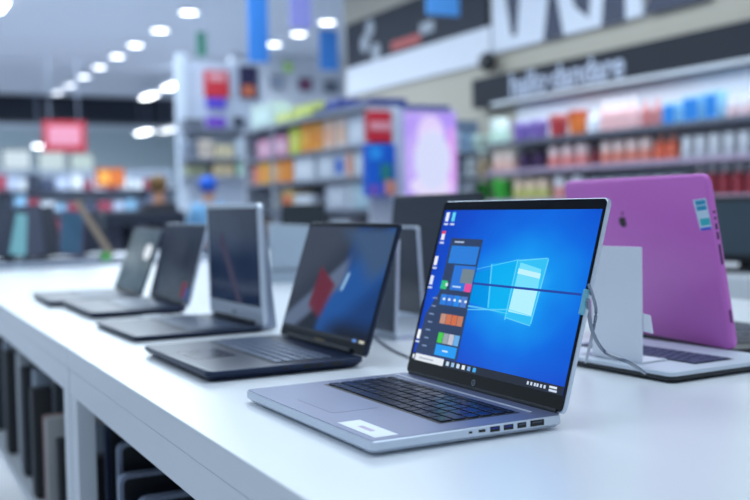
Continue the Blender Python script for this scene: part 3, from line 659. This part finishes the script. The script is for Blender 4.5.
R2 = [(253, 258, .17, (240, 140, 120), None, 'slim coral carton on the second gondola shelf'), (259, 270, .20, (244, 180, 50), (246, 160, 60), 'golden carton on the second gondola shelf'), (271, 281, .21, (244, 160, 90), (246, 190, 120), 'light orange carton on the second gondola shelf'),
 (282, 292, .23, (240, 140, 30), (240, 150, 50), 'deep orange carton on the second gondola shelf'), (294, 314, .20, (214, 220, 232), (230, 234, 242), 'wide white carton beside the deep orange one'), (318, 333, .20, (198, 206, 220), (216, 222, 234), 'grey white carton near the shelf divider'),
 (334, 345, .22, (190, 200, 220), (40, 100, 200), 'white carton with a blue block'), (346, 352, .22, (228, 190, 180), (240, 160, 130), 'slim white carton with a salmon stripe'), (354, 367, .22, (196, 206, 216), (214, 222, 230), 'silver carton at the right end of the second gondola shelf')]
for a, b, h, c, p_, lb in R2: gcart(a, b, 175, 1.375, min(h, .20), c, p_, lb)
R3 = [(260, 268, .12, (80, 84, 96), None, 'small charcoal carton on the third gondola shelf'), (282, 293, .17, (226, 190, 120), (214, 90, 50), 'cream carton with a rust panel on the third gondola shelf'), (294, 312, .13, (206, 210, 222), (222, 226, 234), 'low white carton on the third gondola shelf'),
 (326, 346, .19, (190, 196, 212), (206, 212, 224), 'wide grey carton on the third gondola shelf'), (347, 354, .20, (196, 206, 218), None, 'slim grey carton on the third gondola shelf'), (355, 368, .20, (170, 200, 216), (190, 216, 226), 'pale teal carton on the third gondola shelf')]
for a, b, h, c, p_, lb in R3: gcart(a, b, 200, 1.13, h, c, p_, lb)
R4 = [(256, 268, .2, (110, 100, 96), (150, 130, 110), 'brown carton on the fourth gondola shelf'), (288, 306, .18, (200, 206, 214), (214, 218, 226), 'long white carton on the fourth gondola shelf'), (330, 350, .19, (196, 202, 214), (180, 190, 210), 'pale carton on the fourth gondola shelf'), (352, 362, .14, (206, 40, 50), None, 'small red carton on the fourth gondola shelf')]
for a, b, h, c, p_, lb in R4: gcart(a, b, 225, .85, h, c, p_, lb)
# end of the gondola: red header box over a blue poster panel
def ybox(name, label, cat, px0, py0, px1, py1, Y, dep_, m, group=None, bev=.004, parts=()):
    """upright box facing the viewer's side of the shop, standing at depth Y"""
    a, b = on_y(px0, (py0+py1)/2, Y), on_y(px1, (py0+py1)/2, Y); zt_, zb_ = on_y((px0+px1)/2, py0, Y).z, on_y((px0+px1)/2, py1, Y).z
    t_ = thing(name, label, cat, ((a.x+b.x)/2, Y, zb_), 0, group); wx = (b.x-a.x)/2; h = zt_-zb_
    MB().box(-wx, wx, 0, dep_, 0, h, bev, 1).build('panel' if dep_ < .08 else 'body', m, t_)
    for nm, u0, v0, u1, v1, mm in parts:
        MB().box(-wx+2*wx*u0, -wx+2*wx*u1, -.004, 0, h*v0, h*v1).build(nm, mm, t_)
    return t_, wx, h
YE = G0-.10
ybox('header_box', 'red header box with a pale band at the end of the gondola', 'sign', 369, 111, 392, 142, YE, .08, rgbm((196, 30, 48), .4), parts=[('pale_band', .05, .38, .95, .66, rgbm((222, 150, 160), .4)), ])
ybox('promotion_panel', 'bright blue promotion panel under the red header box', 'poster', 367, 144, 396, 196, YE, .08, rgbm((16, 96, 204), .4), parts=[('green_print', .45, .30, .85, .62, rgbm((40, 130, 130), .4)), ('orange_print', .6, .02, .98, .30, rgbm((226, 150, 130), .4)), ('violet_print', .05, .0, .4, .22, rgbm((120, 90, 190), .4)), ('cyan_print', .1, .7, .5, .95, rgbm((40, 150, 230), .4))])
ybox('white_column', 'narrow white upright between the gondola end and the lavender screen', 'post', 393, 108, 404, 205, YE+.02, .07, rgbm((196, 206, 220), .5))
# lavender digital display
a, b = on_y(405, 150, 6.4), on_y(456, 150, 6.4); zt_ = on_y(430, 112, 6.4).z; zb_ = on_y(430, 198, 6.4).z
dd = thing('digital_display', 'tall glowing lavender advertising screen in the middle of the shop', 'screen', ((a.x+b.x)/2, 6.4, 0)); wx = (b.x-a.x)/2
MB().box(-wx-.01, wx+.01, 0, .06, zb_-.02, zt_+.02, .005).build('casing', rgbm((180, 180, 214), .4), dd)
MB().box(-wx-.0, wx-.05, -.01, .07, zt_+.02, zt_+.045).build('blue_cap', rgbm((36, 60, 150), .4), dd)
scr = MB().box(-wx, wx, -.004, 0, zb_, zt_).build('screen', screen_mat('lavender_screen', ((176, 150, 246), (206, 186, 252))), dd)
hh = zt_-zb_
def sp_(name, u, v, ru, rv, rgb, e=1.1, k=1): MB().lathe([(1, 0), (1, .002)], 24).build(name, glow(rgb, e), dd, (-wx+2*wx*u, -.0045-.002*k, zb_+hh*v), (math.radians(90), 0, 0)).scale = (2*wx*ru, hh*rv, 1)
sp_('picture_shape', .50, .74, .26, .22, (222, 206, 250), 1, 1); sp_('picture_shape', .36, .57, .18, .08, (242, 176, 200), 1, 2); sp_('picture_shape', .72, .58, .14, .07, (238, 190, 224), 1, 2); sp_('picture_shape', .52, .44, .36, .34, (212, 218, 250), 1, 3); sp_('picture_shape', .50, .14, .42, .13, (226, 218, 250), 1, 1); sp_('picture_shape', .9, .45, .09, .40, (220, 160, 242), 1, 1); sp_('picture_shape', .52, .62, .26, .20, (234, 226, 250), 1, 1)
MB().box(-wx*.3, wx*.3, .0, .05, .03, zb_-.02).build('pole', rgbm((120, 126, 140), .4), dd)
MB().box(-wx, wx, -.15, .25, 0, .03, .005).build('base_plate', rgbm((90, 96, 110), .4), dd)
# small goods on a low rack between the screen and the wall shelves
YR = 8.6
ra, rb = on_y(452, 150, YR), on_y(494, 150, YR)
rk = thing('endcap_rack', 'grey rack right of the lavender screen holding mixed goods', 'shelf', ((ra.x+rb.x)/2, YR, 0)); wr = (rb.x-ra.x)/2
MB().box(-wr, wr, .28, .30, 0, on_y(470, 118, YR).z).build('back_panel', rgbm((120, 140, 170), .6), rk)
for z in (.3, .8, 1.18, 1.42, 1.66): MB().box(-wr, wr, 0, .28, z-.02, z).build('shelf_board', rgbm((150, 160, 176), .5), rk)
for i, (u, z, w_, h, c, lb) in enumerate([(.10, 1.66, .11, .19, (206, 220, 232), 'pale blue box, top left'), (.42, 1.66, .10, .16, (150, 180, 214), 'steel blue box, top middle'), (.78, 1.66, .12, .17, (206, 228, 220), 'pale mint box, top right'),
    (.15, 1.42, .08, .16, (70, 90, 120), 'navy box, second row left'), (.5, 1.42, .10, .18, (214, 222, 232), 'white box, second row middle'), (.82, 1.42, .10, .15, (226, 200, 170), 'sand box, second row right'),
    (.12, 1.18, .09, .12, (60, 140, 90), 'green box, third row left'), (.46, 1.18, .11, .19, (190, 196, 214), 'light grey box, third row middle'), (.84, 1.18, .10, .17, (50, 150, 60), 'vivid green box, third row right')]):
    x = rk.location.x-wr+2*wr*u
    carton('goods_box', 'small %s of the rack beside the lavender screen' % lb, None, 'box', x-w_/2, x+w_/2, YR+.03, YR+.2, z, z+h, c, shade(c, .8), face='y')
# ================================================================== far goods wall and pillar zone (left of the gondola)
YP = 12.6
ga, gb = on_y(178, 120, YP), on_y(262, 120, YP)
gw = thing('display_wall', 'tall pale display wall with packages and screens left of the gondola', 'display wall', ((ga.x+gb.x)/2, YP, 0)); wg = (gb.x-ga.x)/2
MB().box(-wg, wg, 0, .12, 0, on_y(220, 62, YP).z, .01).build('wall_panel', rgbm((190, 200, 220), .6), gw)
MB().box(-wg-.02, -wg+.12, -.05, -.001, 0, on_y(185, 62, YP).z+.1).build('corner_post', rgbm((196, 206, 222), .6), gw)
for py in (128, 158, 176): zz = on_y(220, py, YP-.2).z; MB().box(-wg, wg, -.30, 0, zz-.03, zz).build('shelf_board', rgbm((130, 138, 156), .5), gw)
def hung(name, label, cat, *a, **k): return ybox(name, label, cat, *a, **k)
hung('product_pack', 'red package hanging high on the pale display wall', 'package', 205, 71, 229, 97, YP-.05, .049, rgbm((206, 50, 64), .45), parts=[('pale_print', .15, .62, .85, .9, rgbm((226, 160, 170), .45))])
hung('product_pack', 'violet package just under the red one', 'package', 207, 98, 226, 108, YP-.05, .049, rgbm((96, 76, 206), .45))
hung('product_pack', 'purple package, lower of the two below the red one', 'package', 207, 117, 226, 128, YP-.05, .049, rgbm((112, 62, 190), .45))
hung('product_pack', 'dark package with an orange corner, right of the red one', 'package', 240, 66, 258, 98, YP-.05, .049, rgbm((40, 36, 74), .45), parts=[('orange_print', .1, .05, .8, .4, rgbm((200, 110, 80), .45))])
hung('product_pack', 'small black package right of the purple one', 'package', 234, 117, 244, 126, YP-.05, .049, rgbm((50, 60, 76), .45))
z1_ = on_y(220, 158, YP-.2).z; z2_ = on_y(220, 176, YP-.2).z; z0_ = on_y(220, 128, YP-.2).z
def gb_(px0, px1, z, h, c, lb):
    a, b = on_y(px0, 150, YP-.2), on_y(px1, 150, YP-.2); carton('goods_box', lb, None, 'box', a.x, b.x, YP-.25, YP-.05, z, z+h, c, shade(c, .85), face='y')
gb_(184, 196, z1_, .20, (120, 130, 150), 'slate box on the middle shelf of the pale display wall'); gb_(198, 212, z1_, .22, (214, 200, 190), 'cream box on the middle shelf of the pale display wall'); gb_(215, 232, z1_, .16, (226, 214, 180), 'straw box on the middle shelf of the pale display wall'); gb_(236, 250, z1_, .24, (206, 220, 236), 'ice blue box on the middle shelf of the pale display wall')
gb_(186, 204, z2_, .12, (140, 146, 120), 'olive box on the lower shelf of the pale display wall'); gb_(212, 232, z2_, .14, (216, 196, 160), 'sand box on the lower shelf of the pale display wall'); gb_(236, 250, z2_, .18, (190, 226, 214), 'mint box on the lower shelf of the pale display wall')
gb_(184, 204, z0_, .10, (90, 96, 112), 'charcoal box on the upper shelf of the pale display wall')
# goods on the gondola's top board
def gp(px0, px1, py, h, c, lb):
    ya, yb = yat(px0, py, GX+.05), yat(px1, py, GX+.05); ya = min(ya, G1-.02); carton('goods_box', lb, None, 'box', GX+.02, GX+.2, min(ya, yb), max(ya, yb), 1.901, 1.901+h, c, shade(c, 1.1))
gp(254, 276, 124, .22, (196, 216, 212), 'pale mint box on top of the gondola, left end'); gp(279, 292, 122, .09, (206, 214, 130), 'low lime box on top of the gondola'); gp(296, 320, 117, .12, (196, 206, 110), 'wide yellow green box on top of the gondola'); gp(328, 343, 108, .10, (60, 76, 150), 'indigo box on top of the gondola')
def framed(px0, py0, px1, py1, c, lb, c2=None):
    ybox('picture_frame', lb, 'picture', px0, py0, px1, py1, 17.55, .049, rgbm(c, .5), parts=[('picture', .2, .25, .8, .75, rgbm(c2 or shade(c, 1.5), .5))])
framed(271, 75, 284, 89, (110, 118, 134), 'grey square picture, leftmost of the three on the pale partition'); framed(299, 78, 312, 91, (80, 74, 96), 'plum square picture, middle of the three on the pale partition', (150, 70, 110)); framed(325, 81, 338, 93, (80, 88, 102), 'dark square picture, rightmost of the three on the pale partition')
framed(284, 62, 293, 72, (150, 200, 110), 'small lime square above the three pictures')
# hanging banners
def hang(px0, py0, px1, py1, Y, c, lb):
    a, b = on_y(px0, (py0+py1)/2, Y), on_y(px1, (py0+py1)/2, Y); zb2 = on_y((px0+px1)/2, py1, Y).z; zt2 = min(CEIL-.12, on_y((px0+px1)/2, py0, Y).z)
    t_ = thing('hanging_banner', lb, 'banner', ((a.x+b.x)/2, Y, zb2)); w_ = (b.x-a.x)/2
    MB().box(-w_, w_, 0, .02, 0, zt2-zb2).build('cloth', rgbm(c, .6), t_)
    MB().tube([(-w_, .01, zt2-zb2), (w_, .01, zt2-zb2)], .012).build('rail', SILV, t_)
    for s_ in (-1, 1): MB().tube([(s_*w_*.8, .01, zt2-zb2), (s_*w_*.8, .01, CEIL-zb2)], .004, 6).build('hanging_wire', SILV, t_)
hang(248, -20, 268, 62, 10.4, (54, 134, 222), 'long bright blue banner hanging left of the ceiling lamps')
hang(290, -20, 311, 28, 9.6, (134, 136, 206), 'lavender banner hanging right of the long blue one')
hang(320, 30, 338, 70, 12.3, (70, 146, 236), 'sky blue banner hanging beside the charcoal wall banner')
hang(427, -20, 459, 15, 8.4, (84, 160, 236), 'light blue banner hanging in front of the charcoal wall banner')
hang(197, 32, 206, 56, 13.2, (60, 130, 110), 'small green banner high above the display wall')
# ================================================================== lamps
def downlight(x, y, lab, group, r=.125, e=8, z=CEIL):
    t_ = thing('ceiling_light', lab, 'ceiling lamp', (x, y, z), 0, group)
    MB().ring(0, 0, r, r+.03, -.03, 0).build('trim_ring', rgbm((220, 224, 232), .4), t_)
    MB().lathe([(r, -.02), (r, -.001)], 20).build('diffuser', glow((240, 246, 255), e), t_)
for i, y in enumerate([14.05, 15.6, 17.14, 18.5, 20.0, 21.5, 23.1, 24.6]):
    downlight(4.22, y, 'round ceiling lamp, number %s from the right in the long slanting row' % ['one', 'two', 'three', 'four', 'five', 'six', 'seven', 'eight'][i], 'round lamps in the long ceiling row')
for i, y in enumerate([14.1, 15.2, 16.3]):
    downlight(6.0 if 0 else 6.34, y, 'round ceiling lamp %s in the short row by the blue banners' % ['nearest', 'in the middle', 'farthest'][i], 'round lamps in the short ceiling row')
def strip(px, py, z, lab, l_=.9, e=9):
    p = on_z(px, py, z); t_ = thing('tube_light', lab, 'ceiling lamp', (p.x, p.y, z))
    MB().box(-.10, .10, -l_/2, l_/2, 0, .05).build('housing', rgbm((220, 224, 232), .4), t_)
    MB().box(-.09, .09, -l_/2+.01, l_/2-.01, -.02, 0).build('diffuser', glow((240, 246, 255), e), t_)
    if z+.05 < CEIL: 
        for s_ in (-1, 1): MB().tube([(0, s_*l_*.4, .05), (0, s_*l_*.4, CEIL-z)], .006, 6).build('hanging_rod', SILV, t_)
strip(149, 96, 3.55, 'oblong hanging lamp, left of the bright pair', .9); strip(172, 86, 3.55, 'oblong hanging lamp, right of the bright pair', .9)
strip(144, 132, 2.9, 'oblong lamp glowing under the dark bulkhead', 1.0); strip(168, 130, 2.9, 'fainter oblong lamp right of the one under the dark bulkhead', 1.0, 3)
strip(-2, 6, 3.85, 'bright lamp cut by the top left corner of the photo', .7); strip(38, 146, 2.6, 'small lamp at the lower left of the red hanging sign', .3)
# ================================================================== far left: signs, screens, shelves, people, demo tables
ybox('hanging_sign', 'red hanging sign with a pale panel at the far left', 'sign', 43, 121, 86, 152, 19, .06, rgbm((170, 24, 46), .5), parts=[('pale_panel', .12, .22, .86, .84, rgbm((206, 130, 150), .5))])
rs = bpy.data.objects['hanging_sign']
for s_ in (-1, 1): MB().tube([(s_*.25, .03, .5), (s_*.25, .03, CEIL-rs.location.z)], .008, 6).build('hanging_rod', SILV, rs)
for i, (a, b, c, d, rgb) in enumerate([(2, 149, 31, 170, (206, 224, 234)), (38, 151, 66, 172, (196, 216, 222)), (70, 153, 94, 174, (190, 212, 214))]):
    ybox('wall_screen', '%s pale glowing screen on the far left wall under the red sign' % ['leftmost', 'middle', 'rightmost'][i], 'screen', a, b, c, d, 24, .08, rgbm((60, 66, 80), .4), parts=[('picture', .04, .06, .96, .94, glow(rgb, 1.0))])
ybox('wall_screen', 'orange screen glowing between the far shelves and the people', 'screen', 96, 168, 125, 187, 17, .06, rgbm((120, 60, 40), .4), parts=[('picture', .04, .06, .96, .94, glow((232, 130, 60), 1)), ('bright_spot', .12, .2, .45, .8, glow((255, 206, 110), 1.2))])
# far shelving behind the demo tables
YF = 20.0
fa, fb = on_y(-20, 190, YF), on_y(178, 190, YF)
fr = thing('back_shelving', 'long low shelving across the far left of the shop', 'shelf', (fa.x, YF, 0)); lf = fb.x-fa.x
MB().box(0, lf, .35, .38, 0, 1.95).build('back_panel', rgbm((150, 162, 180), .6), fr)
for z in (.3, .75, 1.15, 1.55): MB().box(0, lf, 0, .35, z-.04, z).build('shelf_board', rgbm((60, 66, 84), .5), fr)
random.seed(11)
pal = [((40, 48, 66), 'black'), ((206, 212, 226), 'white'), ((176, 186, 210), 'grey blue'), ((150, 60, 80), 'wine red'), ((96, 110, 140), 'slate blue'), ((220, 200, 214), 'blush'), ((130, 170, 200), 'sky blue'), ((60, 70, 96), 'navy')]
for z, nm in ((1.55, 'top'), (1.15, 'second'), (.75, 'third')):
    x = .03; k = 0
    while x < lf-.35 and k < len(ORD):
        w_ = random.uniform(.12, .30); h = random.uniform(.14, .33); c, cn = random.choice(pal)
        carton('stock_box', '%s box on the %s shelf of the far left shelving, %s from left' % (cn, nm, ORD[k]), 'stock boxes on the far left shelving', 'box', fa.x+x, fa.x+x+w_, YF+.04, YF+.22, z, z+h, c, shade(c, 1.2), face='y')
        x += w_+.03; k += 1
# demo tables beyond
d2 = thing('demo_table', 'white table beyond the end of the laptop table, crowded with dark devices', 'table', (-.9, 5.25, 0))
MB().box(0, 2.6, 0, 1.1, .86, .9, .003).build('tabletop', rgbm((170, 180, 200), .4), d2)
MB().box(.02, 2.58, .02, .05, .70, .859).build('apron', rgbm((90, 100, 120), .5), d2)
for x in (.02, 2.52):
    for y in (.06, 1.02): MB().box(x, x+.06, y, y+.06, 0, .859).build('leg', rgbm((150, 160, 178), .5), d2)
def device(px, py, w_, h, lean, roll_, frame, face, lb, Y=None, cat='tablet', name='demo_tablet', bracket=True):
    p = on_y(px, py, Y or 5.6); t_ = thing(name, lb, cat, (p.x, p.y, TT), 0)
    f = MB().slab(w_, h, -.006, .006, .008, 0, h/2).build('frame', frame, t_, (0, 0, .012+abs(math.sin(roll_))*w_*.5), (math.radians(90)-lean, roll_, 0))
    MB().box(-w_/2+.01, w_/2-.01, .012, h-.01, .006, .008).build('screen', face, f)
    MB().slab(max(.12, w_*.6), .16, 0, .012, .01, 0, .03).build('stand_base', DARK, t_)
    return t_
BL = rgbm((34, 42, 60), .4)
device(2, 240, .14, .26, .2, .1, BL, rgbm((50, 60, 84), .3), 'dark tablet cut by the left edge of the photo, on the farther table')
device(16, 240, .10, .24, .15, .22, rgbm((60, 80, 100), .4), glow((120, 190, 210), .75), 'tablet with a pale cyan screen leaning on the farther table')
device(34, 240, .13, .28, .15, -.05, BL, rgbm((84, 88, 110), .3), 'charcoal tablet right of the cyan one')
device(50, 240, .12, .27, .2, -.12, BL, rgbm((40, 48, 66), .3), 'black tablet left of the leaning tan board')
device(70, 240, .13, .24, .15, .1, rgbm((110, 90, 120), .4), rgbm((70, 110, 140), .3), 'teal screened tablet under the leaning tan board')
o = device(112, 262, .035, .34, .1, -.52, rgbm((160, 140, 124), .5), rgbm((178, 156, 138), .5), 'narrow tan board leaning diagonally on the farther table', Y=5.45, cat='board', name='leaning_board')
device(96, 240, .15, .20, .1, -.35, BL, rgbm((46, 56, 76), .3), 'slanting black tablet beside the tan board', Y=5.75)
p = on_y(106, 257, 5.35)
tag(MB().slab(.05, .03, 0, .04, .006, cham=.004).build('green_cube', rgbm((96, 190, 90), .4), loc=(p.x, p.y, TT)), 'small green block at the foot of the tan board', 'block')
# black counter further back
pa, pb = on_y(104, 210, 9.0), on_y(186, 210, 9.0)
ct = thing('black_counter', 'black counter behind the far end laptops with pale panels between its legs', 'counter', (pa.x, 9.0, 0)); lc = pb.x-pa.x
MB().box(0, lc, 0, .6, 1.02, 1.14, .004).build('countertop', BL, ct)
for u in (0, .32, .64, .92): MB().box(lc*u, lc*u+.06, .02, .58, 0, 1.019).build('leg', BL, ct)
MB().box(.06, lc-.06, .3, .33, .05, 1.015).build('back_panel', rgbm((130, 134, 160), .6), ct)
# things behind the convertible, in the second row
bx = on_z(285, 283, TT)
pd = thing('display_riser', 'light grey angular display riser between the convertible and the swirl-screen laptop', 'display stand', (bx.x, bx.y, TT), math.radians(-20))
MB().prism([(-.05, 0), (.07, 0), (.10, .19), (-.05, .20)], 0, .12, Matrix(((1, 0, 0, 0), (0, 0, 1, 0), (0, 1, 0, 0), (0, 0, 0, 1)))).build('body', rgbm((166, 180, 196), .45), pd)
MB().box(-.045, .07, -.003, 0, .04, .05).build('seam', rgbm((130, 140, 156), .5), pd)
mp = on_y(304, 222, 5.0)
mn = thing('monitor', 'small black monitor beyond the grey display riser', 'monitor', (mp.x, mp.y, TT), math.radians(-20))
hm = on_y(304, 204, 5.0).z-TT
MB().box(-.115, .115, 0, .02, hm-.12, hm, .004).build('casing', DARKER, mn); MB().box(-.105, .105, -.002, 0, hm-.112, hm-.008).build('screen', rgbm((34, 44, 52), .25), mn)
MB().box(-.015, .015, .02, .035, .01, hm-.05).build('neck', DARKER, mn); MB().slab(.16, .12, 0, .01, .02, 0, .03).build('foot', DARKER, mn)
tb3 = thing('demo_table', 'white demonstration table beyond the near rows under the small black monitor', 'table', (mp.x-.25, 4.9, 0))
MB().box(0, 1.6, 0, .8, .86, .9, .003).build('tabletop', WHITE, tb3)
for x in (.02, 1.52):
    for y in (.02, .72): MB().box(x, x+.06, y, y+.06, 0, .859).build('leg', WHITE, tb3)
# right edge: black monitor on a white plinth
pl = on_z(735, 285, .88)
pw = thing('white_plinth', 'white plinth at the right edge behind the pink laptop', 'plinth', (2.75, 0.9, 0))
MB().box(0, .7, 0, 3.4, .08, .88, .004).build('body', WHITE, pw); MB().box(.03, .67, .03, 3.37, 0, .08).build('kick_base', rgbm((120, 126, 140), .5), pw)
m0 = on_x(735, 262, 2.95)
mo = thing('monitor', 'black monitor at the right edge, partly behind the pink laptop', 'monitor', (2.95, m0.y-.05, .88), math.radians(-60))
MB().box(-.24, .24, 0, .03, m0.z-.88, on_x(735, 196, 2.95).z-.88, .008).build('casing', DARKER, mo); MB().box(-.215, .215, -.003, 0, m0.z-.88+.03, on_x(735, 196, 2.95).z-.88-.02).build('screen', rgbm((62, 76, 88), .25), mo)
MB().box(-.03, .03, .03, .05, .01, m0.z-.88+.12).build('neck', DARKER, mo); MB().slab(.24, .18, 0, .012, .02, 0, .04).build('foot', DARKER, mo)
# ================================================================== people
def person(label, loc, rz, hgt, shirt, trouser, skin, hair, cap=None):
    k = hgt/1.75; t_ = thing('person', label, 'person', loc, rz)
    J = {'pel': (0, 0, .95, .125), 'bel': (0, 0, 1.08, .125), 'che': (0, -.01, 1.28, .15), 'nec': (0, 0, 1.46, .06), 'jaw': (0, -.02, 1.56, .075), 'hea': (0, -.01, 1.65, .095), 'cro': (0, 0, 1.72, .065)}
    E = [('pel', 'bel'), ('bel', 'che'), ('che', 'nec'), ('nec', 'jaw'), ('jaw', 'hea'), ('hea', 'cro')]
    for s_, n in ((-1, 'l'), (1, 'r')):
        J.update({n+'sh': (s_*.17, 0, 1.40, .06), n+'el': (s_*.23, .02, 1.12, .042), n+'wr': (s_*.22, -.14, .92, .028), n+'pa': (s_*.215, -.19, .87, .03), n+'hi': (s_*.09, 0, .90, .09), n+'kn': (s_*.11, -.01, .50, .06), n+'an': (s_*.12, .02, .09, .04), n+'to': (s_*.14, -.14, .035, .035)})
        E += [('che', n+'sh'), (n+'sh', n+'el'), (n+'el', n+'wr'), (n+'wr', n+'pa'), ('pel', n+'hi'), (n+'hi', n+'kn'), (n+'kn', n+'an'), (n+'an', n+'to')]
        for f in range(5):
            dx = (f-2)*.018*s_; ln = [.05, .075, .08, .075, .055][f]
            J[n+'f%d' % f] = (s_*.215+dx*1.4, -.19-ln*.6, .87-ln*.6, .009); E.append((n+'pa', n+'f%d' % f))
    names = list(J); me = bpy.data.meshes.new('body')
    me.from_pydata([tuple(c*k for c in J[n][:3]) for n in names], [(names.index(a), names.index(b)) for a, b in E], [])
    def skinned(name, m, grow, keep=None):
        if keep: ns = [n for n in names if n in keep]; mm = bpy.data.meshes.new(name); mm.from_pydata([tuple(c*k for c in J[n][:3]) for n in ns], [(ns.index(a), ns.index(b)) for a, b in E if a in ns and b in ns], [])
        else: ns = names; mm = me
        o = bpy.data.objects.new(name, mm); COL.objects.link(o)
        md = o.modifiers.new('Skin', 'SKIN'); md.use_smooth_shade = True
        if not mm.skin_vertices: 
            bpy.context.view_layer.objects.active = o
        for i_, n in enumerate(ns):
            sv = mm.skin_vertices[0].data[i_]; rr = (J[n][3]+grow)*k; sv.radius = (rr*(1.25 if n in ('che', 'bel', 'pel') else 1), rr*(.85 if n in ('che', 'bel', 'pel') else 1)); sv.use_root = (n in ('pel',))
        sd = o.modifiers.new('Sub', 'SUBSURF'); sd.levels = 1; sd.render_levels = 1
        dg = bpy.context.evaluated_depsgraph_get(); m2 = bpy.data.meshes.new_from_object(o.evaluated_get(dg)); bpy.data.objects.remove(o)
        m2.materials.clear(); m2.materials.append(m); o2 = bpy.data.objects.new(name, m2); COL.objects.link(o2); o2.parent = t_; return o2
    skinned('body', rgbm(skin, .6), 0)
    skinned('shirt', rgbm(shirt, .8), .020, {'pel', 'bel', 'che', 'nec', 'lsh', 'rsh', 'lel', 'rel'})
    skinned('trousers', rgbm(trouser, .8), .012, {'pel', 'lhi', 'rhi', 'lkn', 'rkn', 'lan', 'ran'})
    h_ = MB(); bmesh.ops.create_uvsphere(h_.b, u_segments=16, v_segments=10, radius=.108*k)
    for v in h_.b.verts:
        v.co.z = v.co.z*.95
        if v.co.z < -.02*k and v.co.y < 0: v.co.y *= .35
    h_.build('cap' if cap else 'hair', rgbm(cap or hair, .7), t_, (0, .015*k, 1.685*k), smooth=True)
    if cap: MB().slab(.15*k, .11*k, 0, .012, .04*k, 0, -.13*k).build('cap_brim', rgbm(cap, .7), t_, (0, 0, 1.68*k))
    f_ = MB()
    for s_ in (-1, 1): f_.lathe([(.004, 0), (.011, .004), (.004, .009)], 8, s_*.034*k, 0)
    f_.build('eyes', rgbm((30, 24, 24), .3), t_, (0, -.105*k, 1.635*k), (math.radians(90), 0, 0))
    n_ = MB().prism([(0, .0), (.03, .0), (.0, .05)], -.011, .011, Matrix(((0, 0, 1, 0), (-1, 0, 0, 0), (0, 1, 0, 0), (0, 0, 0, 1)))); n_.build('nose', rgbm(skin, .6), t_, (0, -.092*k, 1.59*k))
    MB().box(-.024, .024, -.004, .004, -.005, .005).build('mouth', rgbm((150, 80, 76), .5), t_, (0, -.092*k, 1.565*k))
    for s_ in (-1, 1): MB().lathe([(.012, -.006), (.022, 0), (.012, .006)], 10).build('ear', rgbm(skin, .6), t_, (s_*.098*k, 0, 1.63*k), (0, math.radians(90), 0))
    return t_
def stand(px, py, Y, **k):
    p = on_y(px, py, Y); return (p.x, p.y, 0), p.z
(l_, z_) = stand(208, 181, 9.7)
person('person in a bright blue cap and pale blue shirt standing in the aisle', l_, 2.6, z_+.02, (120, 176, 222), (50, 60, 90), (206, 160, 140), (40, 30, 28), cap=(20, 96, 214))
(l_, z_) = stand(158, 180, 9.9)
person('person in a black top with short brown hair left of the blue cap', l_, 2.9, z_+.02, (20, 24, 40), (30, 34, 50), (206, 150, 120), (120, 90, 50))
